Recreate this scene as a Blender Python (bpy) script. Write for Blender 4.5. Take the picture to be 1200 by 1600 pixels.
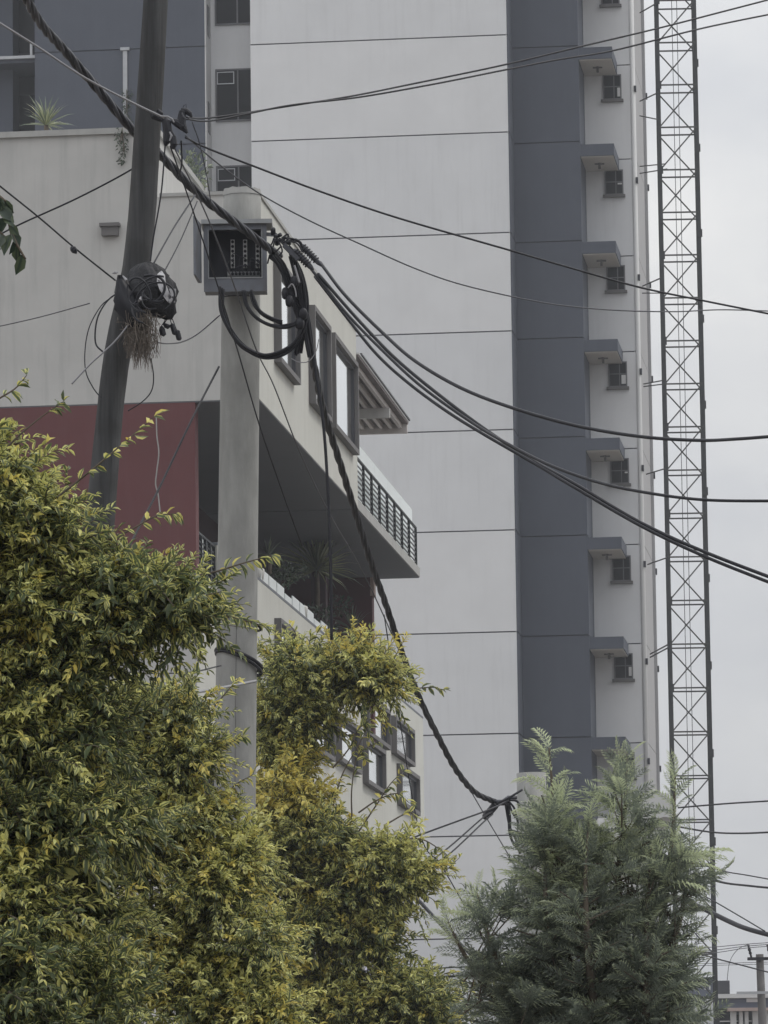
import bpy, math, random
import numpy as np
from mathutils import Vector, Matrix
rng = np.random.default_rng(7); random.seed(7)
S = bpy.context.scene
for o in list(S.objects): bpy.data.objects.remove(o, do_unlink=True)
C = S.collection
# ------------------------------------------------------------------ camera
F = 7577.0; HC = 1.6; TH = math.atan((1838 - 800) / F); ROLL = 0.013
CAM = Vector((0, 0, HC))
FWD = Vector((0, math.cos(TH), math.sin(TH)))
_r0 = Vector((1, 0, 0)); _u0 = Vector((0, -math.sin(TH), math.cos(TH)))
RT = _r0 * math.cos(ROLL) - _u0 * math.sin(ROLL); UP = _u0 * math.cos(ROLL) + _r0 * math.sin(ROLL)
cam = bpy.data.cameras.new('camera'); co = bpy.data.objects.new('camera', cam); C.objects.link(co)
co.matrix_world = Matrix(((RT.x, UP.x, -FWD.x, 0), (RT.y, UP.y, -FWD.y, 0), (RT.z, UP.z, -FWD.z, HC), (0, 0, 0, 1)))
cam.sensor_fit = 'VERTICAL'; cam.sensor_height = 24; cam.lens = F / 1600 * 24; cam.clip_start = .5; cam.clip_end = 6000
S.camera = co
# ------------------------------------------------------------------ world, sun, exposure
SUN_EL, SUN_AZ = math.radians(52), math.radians(78)      # azimuth from +Y towards +X
W = bpy.data.worlds.new("World"); S.world = W; W.use_nodes = True
nt = W.node_tree; N = nt.nodes; L = nt.links
bg = N['Background']
sky = N.new('ShaderNodeTexSky'); sky.sky_type = 'NISHITA'; sky.sun_disc = False
sky.sun_elevation = SUN_EL; sky.sun_rotation = SUN_AZ; sky.dust_density = 4; sky.air_density = 1.5
hsv = N.new('ShaderNodeHueSaturation'); hsv.inputs['Saturation'].default_value = .12
L.new(sky.outputs[0], hsv.inputs['Color'])
tc = N.new('ShaderNodeTexCoord'); mp = N.new('ShaderNodeMapping'); mp.inputs['Scale'].default_value = (11, 11, 22)
ns = N.new('ShaderNodeTexNoise'); ns.inputs['Scale'].default_value = 1.0; ns.inputs['Detail'].default_value = 5; ns.inputs['Roughness'].default_value = .5
L.new(tc.outputs['Generated'], mp.inputs[0]); L.new(mp.outputs[0], ns.inputs['Vector'])
rp = N.new('ShaderNodeValToRGB'); rp.color_ramp.elements[0].position = .3; rp.color_ramp.elements[1].position = .72
rp.color_ramp.elements[0].color = (4.4, 4.55, 4.85, 1); rp.color_ramp.elements[1].color = (6.3, 6.3, 6.25, 1)
L.new(ns.outputs[0], rp.inputs[0])
# standard overcast sky: luminance proportional to 1 + 2 sin(elevation)
se = N.new('ShaderNodeSeparateXYZ'); L.new(tc.outputs['Generated'], se.inputs[0])
ov = N.new('ShaderNodeMapRange'); ov.inputs[1].default_value = 0; ov.inputs[2].default_value = 1; ov.inputs[3].default_value = 1; ov.inputs[4].default_value = 3
L.new(se.outputs[2], ov.inputs[0])
oc = N.new('ShaderNodeMix'); oc.data_type = 'RGBA'; oc.blend_type = 'MULTIPLY'; oc.inputs[0].default_value = 1
L.new(rp.outputs[0], oc.inputs[6]); L.new(ov.outputs[0], oc.inputs[7])
mx = N.new('ShaderNodeMix'); mx.data_type = 'RGBA'; mx.inputs[0].default_value = .9
L.new(hsv.outputs[0], mx.inputs[6]); L.new(oc.outputs[2], mx.inputs[7]); L.new(mx.outputs[2], bg.inputs['Color'])
bg.inputs['Strength'].default_value = .1
sun = bpy.data.lights.new('sun', 'SUN'); so = bpy.data.objects.new('sun', sun); C.objects.link(so)
sun.energy = 0.9; sun.angle = math.radians(14); sun.color = (1, .95, .86)
sd = Vector((math.sin(SUN_AZ) * math.cos(SUN_EL), math.cos(SUN_AZ) * math.cos(SUN_EL), math.sin(SUN_EL)))
so.rotation_euler = (-sd).to_track_quat('-Z', 'Y').to_euler(); so.location = (30, -10, 80)
S.view_settings.view_transform = 'Standard'; S.view_settings.look = 'None'
S.view_settings.exposure = 0.10; S.view_settings.gamma = 1; S.view_settings.use_curve_mapping = False
S.cycles.use_denoising = True; S.cycles.max_bounces = 6; S.cycles.diffuse_bounces = 3; S.cycles.transparent_max_bounces = 8
# ------------------------------------------------------------------ pixel rays
def ray(px, py): return FWD + RT * ((px - 600) / F) + UP * ((800 - py) / F)
def P(px, py, Y): d = ray(px, py); return CAM + d * (Y / d.y)
PHI = math.radians(6.56)
UX = Vector((math.cos(PHI), -math.sin(PHI), 0)); WX = Vector((math.sin(PHI), math.cos(PHI), 0))
def on_plane(px, py, n, v):
    d = ray(px, py); p = CAM + d * ((v - n.dot(CAM)) / n.dot(d)); return UX.dot(p), WX.dot(p), p.z
# ------------------------------------------------------------------ mesh builder
class MB:
    def __init__(s): s.v = []; s.f = []
    def add(s, v, f):
        n = len(s.v); s.v += [tuple(x) for x in v]; s.f += [tuple(i + n for i in q) for q in f]; return s
    def box(s, x0, x1, y0, y1, z0, z1):
        return s.add([(x0, y0, z0), (x1, y0, z0), (x1, y1, z0), (x0, y1, z0), (x0, y0, z1), (x1, y0, z1), (x1, y1, z1), (x0, y1, z1)],
                     [(0, 3, 2, 1), (4, 5, 6, 7), (0, 1, 5, 4), (1, 2, 6, 5), (2, 3, 7, 6), (3, 0, 4, 7)])
    def bar(s, a, b, w, h=None, up=(0, 0, 1)):
        a = Vector(a); b = Vector(b); h = h or w; d = (b - a).normalized(); u = Vector(up)
        if abs(d.dot(u)) > .95: u = Vector((0, 1, 0))
        x = d.cross(u).normalized() * (w / 2); z = x.cross(d).normalized() * (h / 2)
        v = [a - x - z, a + x - z, a + x + z, a - x + z, b - x - z, b + x - z, b + x + z, b - x + z]
        return s.add(v, [(3, 2, 1, 0), (4, 5, 6, 7), (0, 1, 5, 4), (1, 2, 6, 5), (2, 3, 7, 6), (3, 0, 4, 7)])
    def tube(s, pts, r, seg=6, cap=True, jit=0):
        pts = [Vector(p) for p in pts]; n = len(pts); base = len(s.v); t0 = None
        for i, p in enumerate(pts):
            t = (pts[min(i + 1, n - 1)] - pts[max(i - 1, 0)]).normalized()
            if t0 is None:
                x = t.cross(Vector((0, 0, 1)))
                if x.length < .05: x = t.cross(Vector((0, 1, 0)))
                x.normalize()
            else:
                x = (x - t * x.dot(t)).normalized()
            t0 = t; y = t.cross(x); rr = r[i] if hasattr(r, '__len__') else r
            for k in range(seg):
                a = 2 * math.pi * k / seg; q = rr * (1 + (random.uniform(-jit, jit) if jit else 0))
                s.v.append(tuple(p + x * (math.cos(a) * q) + y * (math.sin(a) * q)))
        for i in range(n - 1):
            for k in range(seg):
                k2 = (k + 1) % seg; a = base + i * seg
                s.f.append((a + k, a + k2, a + seg + k2, a + seg + k))
        if cap:
            s.f.append(tuple(base + k for k in reversed(range(seg)))); s.f.append(tuple(base + (n - 1) * seg + k for k in range(seg)))
        return s
    def build(s, name, m, parent=None, smooth=False, kind=None):
        me = bpy.data.meshes.new(name); me.from_pydata(s.v, [], s.f); me.update()
        if smooth: me.polygons.foreach_set('use_smooth', [True] * len(me.polygons))
        me.materials.append(m); return link(name, me, parent, kind)
def link(name, me, parent=None, kind=None):
    o = bpy.data.objects.new(name, me); C.objects.link(o)
    if parent: o.parent = parent
    if kind: o['kind'] = kind
    return o
def tag(o, label, cat, group=None):
    o['label'] = label; o['category'] = cat
    if group: o['group'] = group
    return o
def empty(name, loc, label, cat, group=None, rz=0):
    o = bpy.data.objects.new(name, None); C.objects.link(o); o.location = loc; o.rotation_euler = (0, 0, rz); o.empty_display_size = .3
    return tag(o, label, cat, group)
def copy_of(o, parent=None):
    c = o.copy(); C.objects.link(c)
    if parent: c.parent = parent
    return c
def smooth_path(pts, n=12):
    p = [Vector(q) for q in pts]
    if len(p) < 3:
        return [p[0].lerp(p[1], i / n) for i in range(n + 1)]
    p = [p[0] * 2 - p[1]] + p + [p[-1] * 2 - p[-2]]; out = []
    for i in range(1, len(p) - 2):
        a, b, c, d = p[i - 1:i + 3]
        for k in range(n):
            t = k / n
            out.append(.5 * ((2 * b) + (c - a) * t + (2 * a - 5 * b + 4 * c - d) * t * t + (3 * b - a - 3 * c + d) * t ** 3))
    out.append(p[-2]); return out
# ------------------------------------------------------------------ materials
def mat(name, col, rough=.8, var=.12, scale=3.0, stretch=(1, 1, 1), streak=0, streak_col=None, bump=0, metal=0, spec=.35, mott=None):
    m = bpy.data.materials.new(name); m.use_nodes = True; nt = m.node_tree; N = nt.nodes; L = nt.links
    b = N['Principled BSDF']; b.inputs['Roughness'].default_value = rough; b.inputs['Metallic'].default_value = metal
    b.inputs['Specular IOR Level'].default_value = spec
    tc = N.new('ShaderNodeTexCoord'); mp = N.new('ShaderNodeMapping'); mp.inputs['Scale'].default_value = stretch
    L.new(tc.outputs['Object'], mp.inputs[0])
    ns = N.new('ShaderNodeTexNoise'); ns.inputs['Scale'].default_value = scale; ns.inputs['Detail'].default_value = 6; ns.inputs['Roughness'].default_value = .6
    L.new(mp.outputs[0], ns.inputs['Vector'])
    rp = N.new('ShaderNodeValToRGB'); rp.color_ramp.elements[0].position = .25; rp.color_ramp.elements[1].position = .75
    c = np.array(col); rp.color_ramp.elements[0].color = (*(c * (1 - var)), 1); rp.color_ramp.elements[1].color = (*(c * (1 + var)), 1)
    L.new(ns.outputs[0], rp.inputs[0]); out = rp.outputs[0]
    if streak:
        m2 = N.new('ShaderNodeMapping'); m2.inputs['Scale'].default_value = (2.2, 2.2, .16); L.new(tc.outputs['Object'], m2.inputs[0])
        n2 = N.new('ShaderNodeTexNoise'); n2.inputs['Scale'].default_value = 2.0; n2.inputs['Detail'].default_value = 8; n2.inputs['Roughness'].default_value = .65
        L.new(m2.outputs[0], n2.inputs['Vector'])
        r2 = N.new('ShaderNodeMapRange'); r2.inputs[1].default_value = .5; r2.inputs[2].default_value = .8; r2.inputs[4].default_value = streak
        L.new(n2.outputs[0], r2.inputs[0])
        x = N.new('ShaderNodeMix'); x.data_type = 'RGBA'; L.new(r2.outputs[0], x.inputs[0]); L.new(out, x.inputs[6])
        x.inputs[7].default_value = (*(streak_col or tuple(c * .45)), 1); out = x.outputs[2]
    if mott:
        n3 = N.new('ShaderNodeTexNoise'); n3.inputs['Scale'].default_value = mott[0]; n3.inputs['Detail'].default_value = 4
        L.new(tc.outputs['Object'], n3.inputs['Vector'])
        r3 = N.new('ShaderNodeMapRange'); r3.inputs[1].default_value = .5; r3.inputs[2].default_value = .68; r3.inputs[4].default_value = mott[1]
        L.new(n3.outputs[0], r3.inputs[0])
        x = N.new('ShaderNodeMix'); x.data_type = 'RGBA'; L.new(r3.outputs[0], x.inputs[0]); L.new(out, x.inputs[6]); x.inputs[7].default_value = (*mott[2], 1); out = x.outputs[2]
    L.new(out, b.inputs['Base Color'])
    if bump:
        bp = N.new('ShaderNodeBump'); bp.inputs['Strength'].default_value = bump; bp.inputs['Distance'].default_value = .02
        L.new(ns.outputs[0], bp.inputs['Height']); L.new(bp.outputs[0], b.inputs['Normal'])
    return m
M = {}
M['tower_white'] = mat('tower_white_paint', (.65, .658, .672), .85, .06, .5, streak=.32, streak_col=(.47, .47, .475))
M['tower_white_b'] = mat('tower_white_paint_worn', (.625, .634, .65), .85, .06, .4, streak=.28, streak_col=(.44, .44, .45))
M['tower_white_c'] = mat('tower_white_paint_fresh', (.675, .68, .69), .85, .05, .7, streak=.16, streak_col=(.5, .5, .5))
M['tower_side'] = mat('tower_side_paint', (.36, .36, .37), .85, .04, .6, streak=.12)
M['tower_dark'] = mat('tower_slate_paint', (.078, .088, .113), .8, .08, .5, streak=.25, streak_col=(.108, .118, .145))
M['tower_ledge'] = mat('tower_ledge_soffit', (.50, .48, .45), .85, .06, .8)
M['joint'] = mat('joint_backing', (.10, .10, .12), .9)
M['winframe'] = mat('dark_metal_frame', (.035, .036, .045), .5)
M['sashgrey'] = mat('tower_sash_grey', (.13, .13, .14), .5)
M['winglass'] = mat('dark_window_glass', (.006, .007, .010), .15, .2, .8, spec=.1)
M['lightframe'] = mat('pale_aluminium', (.42, .43, .45), .4, metal=.3)
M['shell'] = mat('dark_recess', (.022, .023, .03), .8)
M['plaster'] = mat('grey_white_plaster', (.455, .452, .44), .88, .07, 1.2, streak=.5, streak_col=(.24, .24, .24), bump=.15, mott=(.5, .35, (.36, .36, .355)))
M['plaster_side'] = mat('cream_plaster', (.50, .50, .465), .88, .05, 1.2, streak=.28, streak_col=(.33, .32, .29), bump=.12)
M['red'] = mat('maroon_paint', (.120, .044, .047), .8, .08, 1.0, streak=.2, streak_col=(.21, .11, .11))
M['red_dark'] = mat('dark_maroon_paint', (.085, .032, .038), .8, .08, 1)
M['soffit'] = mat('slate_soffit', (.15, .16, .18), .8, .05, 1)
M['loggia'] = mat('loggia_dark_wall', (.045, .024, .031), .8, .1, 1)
M['boxframe'] = mat('grey_brown_box_frame', (.125, .12, .12), .65, .08, 4)
M['mirror'] = mat('reflecting_glass', (.93, .96, .95), .06, .02, 1, metal=1)
def white_panel_mat(name, col):
    m = mat(name, col, .35, .02, 1, spec=.5); nt = m.node_tree; t = nt.nodes.new('ShaderNodeBsdfTranslucent'); t.inputs[0].default_value = (*col, 1)
    x = nt.nodes.new('ShaderNodeMixShader'); x.inputs[0].default_value = .3; b = nt.nodes['Principled BSDF']
    nt.links.new(b.outputs[0], x.inputs[1]); nt.links.new(t.outputs[0], x.inputs[2]); nt.links.new(x.outputs[0], nt.nodes['Material Output'].inputs[0]); return m
M['paleglass'] = white_panel_mat('sky_white_panel', (.86, .90, .90))  # sky reflection in the glass is put into its white base colour
M['black'] = mat('black_railing_metal', (.010, .012, .014), .5, spec=.2)
M['slab'] = mat('concrete_slab_edge', (.36, .36, .35), .9, .1, 4, streak=.4, bump=.2)
M['rafter'] = mat('grey_rafter_timber', (.52, .49, .475), .8, .1, 6)
M['roofboard'] = mat('brown_roof_boards', (.14, .12, .118), .8, .15, 6)
M['wood'] = mat('weathered_pole_wood', (.050, .051, .053), .92, .6, 18, (1, 1, .045), streak=.75, streak_col=(.108, .107, .102), bump=1.0, mott=(4, .7, (.036, .036, .036)))
M['concrete'] = mat('pole_concrete', (.275, .276, .266), .9, .22, 9, (1, 1, .3), streak=.65, streak_col=(.16, .16, .15), bump=.4, mott=(3.2, .6, (.215, .217, .208)))
M['galv'] = mat('grey_cabinet_steel', (.15, .16, .185), .5, .15, 8, metal=.25, mott=(6, .5, (.11, .10, .095)))
M['cabin'] = mat('cabinet_interior', (.03, .032, .042), .7)
M['galv_lid'] = mat('cabinet_lid_steel', (.27, .28, .29), .5, .1, 8)
M['white'] = mat('white_plastic', (.62, .62, .62), .5, .1, 20)
M['cable'] = mat('black_cable_sheath', (.013, .0135, .019), .5, .1, 20, spec=.3)
M['cable_grey'] = mat('grey_aluminium_cable', (.05, .052, .064), .45, .15, 20, spec=.4)
M['cable_pale'] = mat('pale_wire', (.22, .22, .235), .4, spec=.5)
M['bag'] = mat('black_plastic_sheet', (.014, .0145, .018), .55, .4, 14, spec=.3, bump=1.0)
M['baglabel'] = mat('white_printed_label', (.36, .36, .38), .5, .1, 20, mott=(28, 1, (.03, .03, .04)))
M['straw'] = mat('nest_straw', (.135, .115, .098), .9, .3, 30)
M['mast'] = mat('mast_steel', (.030, .032, .034), .6, .2, 3)
M['mastthin'] = mat('mast_brace_steel', (.06, .06, .056), .6, .2, 3)
M['asphalt'] = mat('road_asphalt', (.05, .05, .05), .95, .2, 30)
M['ground'] = mat('earth_ground', (.16, .14, .12), .95, .2, 2)
M['bark'] = mat('shrub_bark', (.11, .09, .07), .9, .3, 20)
M['farblue'] = mat('far_blue_wall', (.10, .115, .155), .85, .08, .3)
M['farwhite'] = mat('far_white_wall', (.6, .6, .6), .85, .06, .4)
M['farred'] = mat('far_salmon_trim', (.42, .33, .30), .85)
M['palepanel'] = mat('pale_lavender_sheet', (.42, .41, .50), .7, .06, 2)
M['pot'] = mat('pale_planter', (.55, .55, .53), .7, .08, 6)
M['pole_far'] = mat('far_pole_timber', (.12, .115, .115), .9, .2, 6)

def leaf_mat(name, core, edge, gold, transl=.25, rough=.45, spec=.4):
    m = bpy.data.materials.new(name); m.use_nodes = True; nt = m.node_tree; N = nt.nodes; L = nt.links
    b = N['Principled BSDF']; b.inputs['Roughness'].default_value = rough; b.inputs['Specular IOR Level'].default_value = spec
    uv = N.new('ShaderNodeUVMap'); sp = N.new('ShaderNodeSeparateXYZ'); L.new(uv.outputs[0], sp.inputs[0])
    at = N.new('ShaderNodeAttribute'); at.attribute_name = 'tint'; sa = N.new('ShaderNodeSeparateColor'); L.new(at.outputs['Color'], sa.inputs[0])
    a = N.new('ShaderNodeMath'); a.operation = 'SUBTRACT'; a.inputs[1].default_value = .5; L.new(sp.outputs[0], a.inputs[0])
    ab = N.new('ShaderNodeMath'); ab.operation = 'ABSOLUTE'; L.new(a.outputs[0], ab.inputs[0])
    tc = N.new('ShaderNodeTexCoord'); ns = N.new('ShaderNodeTexNoise'); ns.inputs['Scale'].default_value = 90; L.new(tc.outputs['Object'], ns.inputs['Vector'])
    w = N.new('ShaderNodeMath'); w.operation = 'MULTIPLY_ADD'; L.new(ns.outputs[0], w.inputs[0]); w.inputs[1].default_value = .22; L.new(ab.outputs[0], w.inputs[2])
    th = N.new('ShaderNodeMath'); th.operation = 'MULTIPLY_ADD'; L.new(sa.outputs[0], th.inputs[0]); th.inputs[1].default_value = .62; L.new(w.outputs[0], th.inputs[2])
    st = N.new('ShaderNodeMapRange'); st.inputs[1].default_value = .52; st.inputs[2].default_value = .68; L.new(th.outputs[0], st.inputs[0])
    e = N.new('ShaderNodeMix'); e.data_type = 'RGBA'; L.new(sa.outputs[1], e.inputs[0]); e.inputs[6].default_value = (*edge, 1); e.inputs[7].default_value = (*gold, 1)
    c = N.new('ShaderNodeMix'); c.data_type = 'RGBA'; L.new(st.outputs[0], c.inputs[0]); c.inputs[6].default_value = (*core, 1); L.new(e.outputs[2], c.inputs[7])
    br = N.new('ShaderNodeMix'); br.data_type = 'RGBA'; br.blend_type = 'MULTIPLY'; br.inputs[0].default_value = 1
    sc = N.new('ShaderNodeMapRange'); sc.inputs[3].default_value = .65; sc.inputs[4].default_value = 1.25; L.new(sa.outputs[2], sc.inputs[0])
    L.new(c.outputs[2], br.inputs[6]); L.new(sc.outputs[0], br.inputs[7])
    L.new(br.outputs[2], b.inputs['Base Color'])
    t = N.new('ShaderNodeBsdfTranslucent'); L.new(br.outputs[2], t.inputs[0])
    ms = N.new('ShaderNodeMixShader'); ms.inputs[0].default_value = transl
    L.new(b.outputs[0], ms.inputs[1]); L.new(t.outputs[0], ms.inputs[2]); L.new(ms.outputs[0], N['Material Output'].inputs[0])
    return m
M['leaf'] = leaf_mat('variegated_leaf', (.112, .145, .07), (.60, .60, .22), (.64, .50, .10), .38)
M['grev'] = leaf_mat('feathery_leaf', (.18, .21, .17), (.44, .49, .33), (.57, .62, .37), .42)
M['yucca'] = leaf_mat('blade_leaf', (.125, .155, .115), (.24, .27, .165), (.32, .33, .19), .2)
M['darkleaf'] = leaf_mat('plain_dark_leaf', (.035, .055, .038), (.06, .085, .05), (.09, .11, .05), .2)

# ------------------------------------------------------------------ ground (below the frame)
def setting(name, x0, x1, y0, y1, z, m):
    return MB().add([(x0, y0, z), (x1, y0, z), (x1, y1, z), (x0, y1, z)], [(0, 1, 2, 3)]).build(name, m, kind='structure')
setting('ground', -600, 600, -300, 900, 0, M['ground'])
setting('road', 1.5, 9.5, -290, 400, .004, M['asphalt'])
hz = bpy.data.materials.new('haze_air'); hz.use_nodes = True; hn = hz.node_tree.nodes; hn.remove(hn['Principled BSDF'])
pv = hn.new('ShaderNodeVolumePrincipled'); pv.inputs['Color'].default_value = (.88, .91, .96, 1); pv.inputs['Density'].default_value = .0005; pv.inputs['Anisotropy'].default_value = .2
hz.node_tree.links.new(pv.outputs[0], hn['Material Output'].inputs['Volume'])
MB().box(-620, 620, -320, 920, -1, 56).build('haze', hz, kind='stuff')

# ================================================================== APARTMENT TOWER
YT = 155.0
a_w0, WT, _ = on_plane(392, 600, Vector((0, 1, 0)), YT); 
p = P(792, 600, YT); WT = WX.dot(p)
def tw(px, py, dw=0): a, b, z = on_plane(px, py, WX, WT + dw); return a, z
aL = tw(392.5, 200)[0]; aR = tw(800, 560)[0]
D1, D2 = 1.6, 4.0
T0 = UX * aL + WX * WT
tower = empty('apartment_tower', (T0.x, T0.y, 0), 'tall white and slate panelled apartment tower filling the background', 'building', rz=-PHI)
def tbox(name, a0, a1, d0, d1, z0, z1, m, parent=None):
    return MB().box(a0 - aL, a1 - aL, d0, d1, z0, z1).build(name, m, parent or tower)
ZTOP = tw(600, -420)[1]
jy = [54, 206, 363, 517, 671, 828, 987, 1146, 1305]
jz = [tw(795, y)[1] for y in jy]
dz = (jz[0] - jz[-1]) / 8
zz = [jz[-1] - dz * k for k in range(5, 0, -1)] + jz[::-1] + [jz[0] + dz, jz[0] + 2 * dz, jz[0] + 3 * dz]
zz = [max(z, 0.0) for z in zz if z > -dz * .6]
TOPZ = zz[-1]
tbox('wall', aL, aR - .05, .06, 16, 0, TOPZ, M['joint'])
g = .022
for z0, z1 in zip(zz[:-1], zz[1:]):
    tbox('facade_panel', aL, aR - .002, 0, .3, z0 + g, z1 - g, M[random.choice(('tower_white', 'tower_white_b', 'tower_white_c'))])
    tbox('side_panel', aR, aR + .03, .03, D1 - .004, z0 + g, z1 - g, M['tower_dark'])
# dark slate column
aD0, aD1 = aR + .03, tw(912.5, 560, D1)[0]
tbox('column_core', aD0, aD1 - .03, D1 + .07, D2 + 10, 0, TOPZ - .3, M['joint'])
jdark = [tw(850, y, D1)[1] for y in (73.5, 223, 378, 529, 684, 838, 994, 1153)]
dzd = (jdark[0] - jdark[-1]) / 7
zd = [max(0, jdark[-1] - dzd * k) for k in range(5, 0, -1)] + jdark[::-1] + [jdark[0] + dzd * k for k in (1, 2, 3)]
for z0, z1 in zip(zd[:-1], zd[1:]):
    if z1 - z0 < .5: continue
    tbox('slate_panel', aD0, aD1, D1, D1 + .25, z0 + .018, z1 - .018, M['tower_dark'])
    tbox('slate_return_panel', aD1 - .028, aD1 - .002, D1 + .252, D2 - .004, z0 + .018, z1 - .018, M['tower_dark'])
# window wall set back behind the slate column
aW1 = tw(1000, 560, D2)[0]
tbox('wall', aD1 + .01, aW1 - .2, D2 + .06, D2 + 4.6, 0, TOPZ - .3, M['joint'])
jw = [tw(975, y, D2)[1] for y in (101.5, 248.5, 400, 549.5, 701, 851, 1006, 1161)]
dzw = (jw[0] - jw[-1]) / 7
zw = [max(0, jw[-1] - dzw * k) for k in range(5, 0, -1)] + jw[::-1] + [jw[0] + dzw * k for k in (1, 2, 3)]
aS = aW1 - .13
for z0, z1 in zip(zw[:-1], zw[1:]):
    if z1 - z0 < .5: continue
    tbox('facade_panel', aD1 + .002, aS - .01, D2, D2 + .25, z0 + .02, z1 - .02, M[random.choice(('tower_white', 'tower_white_b', 'tower_white_c'))])
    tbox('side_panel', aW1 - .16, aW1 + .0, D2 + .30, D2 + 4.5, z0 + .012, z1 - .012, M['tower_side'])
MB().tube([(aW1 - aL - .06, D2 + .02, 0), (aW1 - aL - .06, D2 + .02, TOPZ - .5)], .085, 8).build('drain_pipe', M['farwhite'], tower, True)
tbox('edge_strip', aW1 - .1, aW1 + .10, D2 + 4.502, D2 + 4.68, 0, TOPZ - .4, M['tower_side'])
for k, y in enumerate((139, 282, 434, 581, 732, 882, 1034, 1190)):
    z = tw(996, y, D2)[1]; tbox('pipe_clamp', aW1 - .02, aW1 + .06, D2 - .09, D2 + .05, z - .1, z + .1, M['winframe'])
    z = tw(1012, y + 12, D2 + 4.7)[1]; tbox('pipe_clamp', aW1 + .07, aW1 + .15, D2 + 4.55, D2 + 4.72, z - .1, z + .1, M['winframe'])
# ledges and windows
proto_l = proto_w = None
l_top = [(y, k) for k, y in enumerate((-76, 73.5, 222, 378, 529, 683, 837, 994, 1152, 1310))]
lz0 = tw(930, 73.5, D1)[1]; lz1 = tw(930, 1152, D1)[1]; ldz = (lz0 - lz1) / 7
a_l0, a_l1 = aD1 + .004, tw(959, 222, D1)[0]
wa0, wa1 = tw(944.5, 264, D2)[0], tw(973.5, 264, D2)[0]
wz0 = tw(955, 117, D2)[1]; wz1 = tw(955, 1021.5, D2)[1]; wdz = (wz0 - wz1) / 6
wh = wz0 - tw(955, 156, D2)[1]
for k in range(-1, 10):
    z = lz0 - ldz * k
    if z < 1: continue
    if proto_l is None:
        th = .42
        led = MB().box(0, a_l1 - a_l0, 0, D2 - D1 - .004, -th + .03, 0).build('ledge', M['tower_dark'], tower)
        MB().box(.02, a_l1 - a_l0 - .03, .05, D2 - D1 - .02, -th - .005, -th + .028).build('ledge_soffit', M['tower_ledge'], led)
        xm = (a_l1 - a_l0) / 2
        lm = MB(); lm.box(xm - .16, xm + .16, 1.0, 1.06, -th - .06, -th - .02); lm.box(xm - .04, xm + .04, .98, 1.08, -th - .2, -th - .006); lm.build('ledge_lamp', M['boxframe'], led)
        proto_l = led
    else:
        led = copy_of(proto_l, tower)
        for ch in proto_l.children: copy_of(ch, led)
    led.location = (a_l0 - aL, D1, z)
    z = wz0 - wdz * k; ww = wa1 - wa0
    if proto_w is None:
        fr = MB(); t = .04
        fr.box(0, ww, -.05, .02, -t, 0); fr.box(0, ww, -.05, .02, -wh, -wh + t); fr.box(0, t, -.05, .02, -wh + t, -t); fr.box(ww - t, ww, -.05, .02, -wh + t, -t)
        fr.box(ww * .6 - .015, ww * .6 + .015, -.04, .02, -wh + t, -t); fr.box(t, ww - t, -.038, .02, -wh * .5, -wh * .5 + .03)
        win = fr.build('window', M['sashgrey'], tower)
        MB().box(t, ww - t, -.025, -.005, -wh + t, -t).build('pane', M['winglass'], win)
        MB().box(-.06, ww + .06, -.14, -.002, -wh - .09, -wh - .002).build('sill', M['boxframe'], win)
        proto_w = win
    else:
        win = copy_of(proto_w, tower)
        for ch in proto_w.children: copy_of(ch, win)
    if k in (0, 1, 3, 4, 6): MB().box(ww - .14 - .05 * (k % 2), ww - .045, -.032, -.0255, -wh + .1 + .25 * (k % 3), -.45).build('curtain', M['white'], win)
    win.location = (wa0 - aL, D2 - .002, z)
# left: slate block, recessed window strip, loggias
DS, DB = 1.5, .35
aB0, aB1 = tw(55, 300, DB)[0], tw(322, 150, DB)[0]
tbox('wall', aB0, aB1 - .04, DB + .07, 15.7, 0, TOPZ - .35, M['joint'])
jb = tw(200, 77, DB)[1]
zb = [jb + dz * k for k in range(-9, 5)]
for z0, z1 in zip(zb[:-1], zb[1:]):
    if z0 < .1: continue
    tbox('slate_panel', aB0, aB1 - .035, DB, DB + .25, z0 + .018, z1 - .018, M['tower_dark'])
    tbox('side_panel', aB1 - .033, aB1, DB + .004, DS - .02, z0 + .006, z1 - .006, M['farwhite'])
    zn = z0 + (jb - tw(325, 100, 1.2)[1]) + dz
    tbox('narrow_window', aB1 - .02, aB1 + .012, .7, 1.2, z0 + .45, z0 + 1.5, M['winglass'])
tbox('wall', aB1 - .04, aL - .004, DS, 15.6, 0, TOPZ - .3, M['tower_white'])
sa0, sa1 = tw(337, 150, DS)[0], aL - .02
for k in range(-1, 9):
    z1 = tw(360, 108, DS)[1] - dz * k; z0 = z1 - (tw(360, 108, DS)[1] - tw(360, 190, DS)[1])
    if z0 < 1: continue
    fr = MB(); d = DS - .06; t = .05
    fr.box(sa0 - aL, sa1 - aL, d, DS - .002, z1 - t, z1); fr.box(sa0 - aL, sa1 - aL, d, DS - .002, z0, z0 + t)
    for a in (sa0, sa0 + (sa1 - sa0) * .53, sa1 - t): fr.box(a - aL, a + t - aL, d, DS - .002, z0 + t, z1 - t)
    win = fr.build('window', M['sashgrey'], tower)
    MB().box(sa0 + .02 - aL, sa1 - .02 - aL, DS - .03, DS - .004, z0 + .02, z1 - .02).build('pane', M['winglass'], win)
    f2 = MB(); q0, q1 = sa0 + .06 - aL, sa0 + .06 + (sa1 - sa0) * .42 - aL; y0, y1 = z1 - .52, z1 - .1
    f2.box(q0, q1, d - .02, d - .002, y1 - .03, y1); f2.box(q0, q1, d - .02, d - .002, y0, y0 + .03); f2.box(q0, q0 + .03, d - .02, d - .002, y0 + .03, y1 - .03); f2.box(q1 - .03, q1, d - .02, d - .002, y0 + .03, y1 - .03)
    f2.build('vent_sash', M['lightframe'], win)
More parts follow.
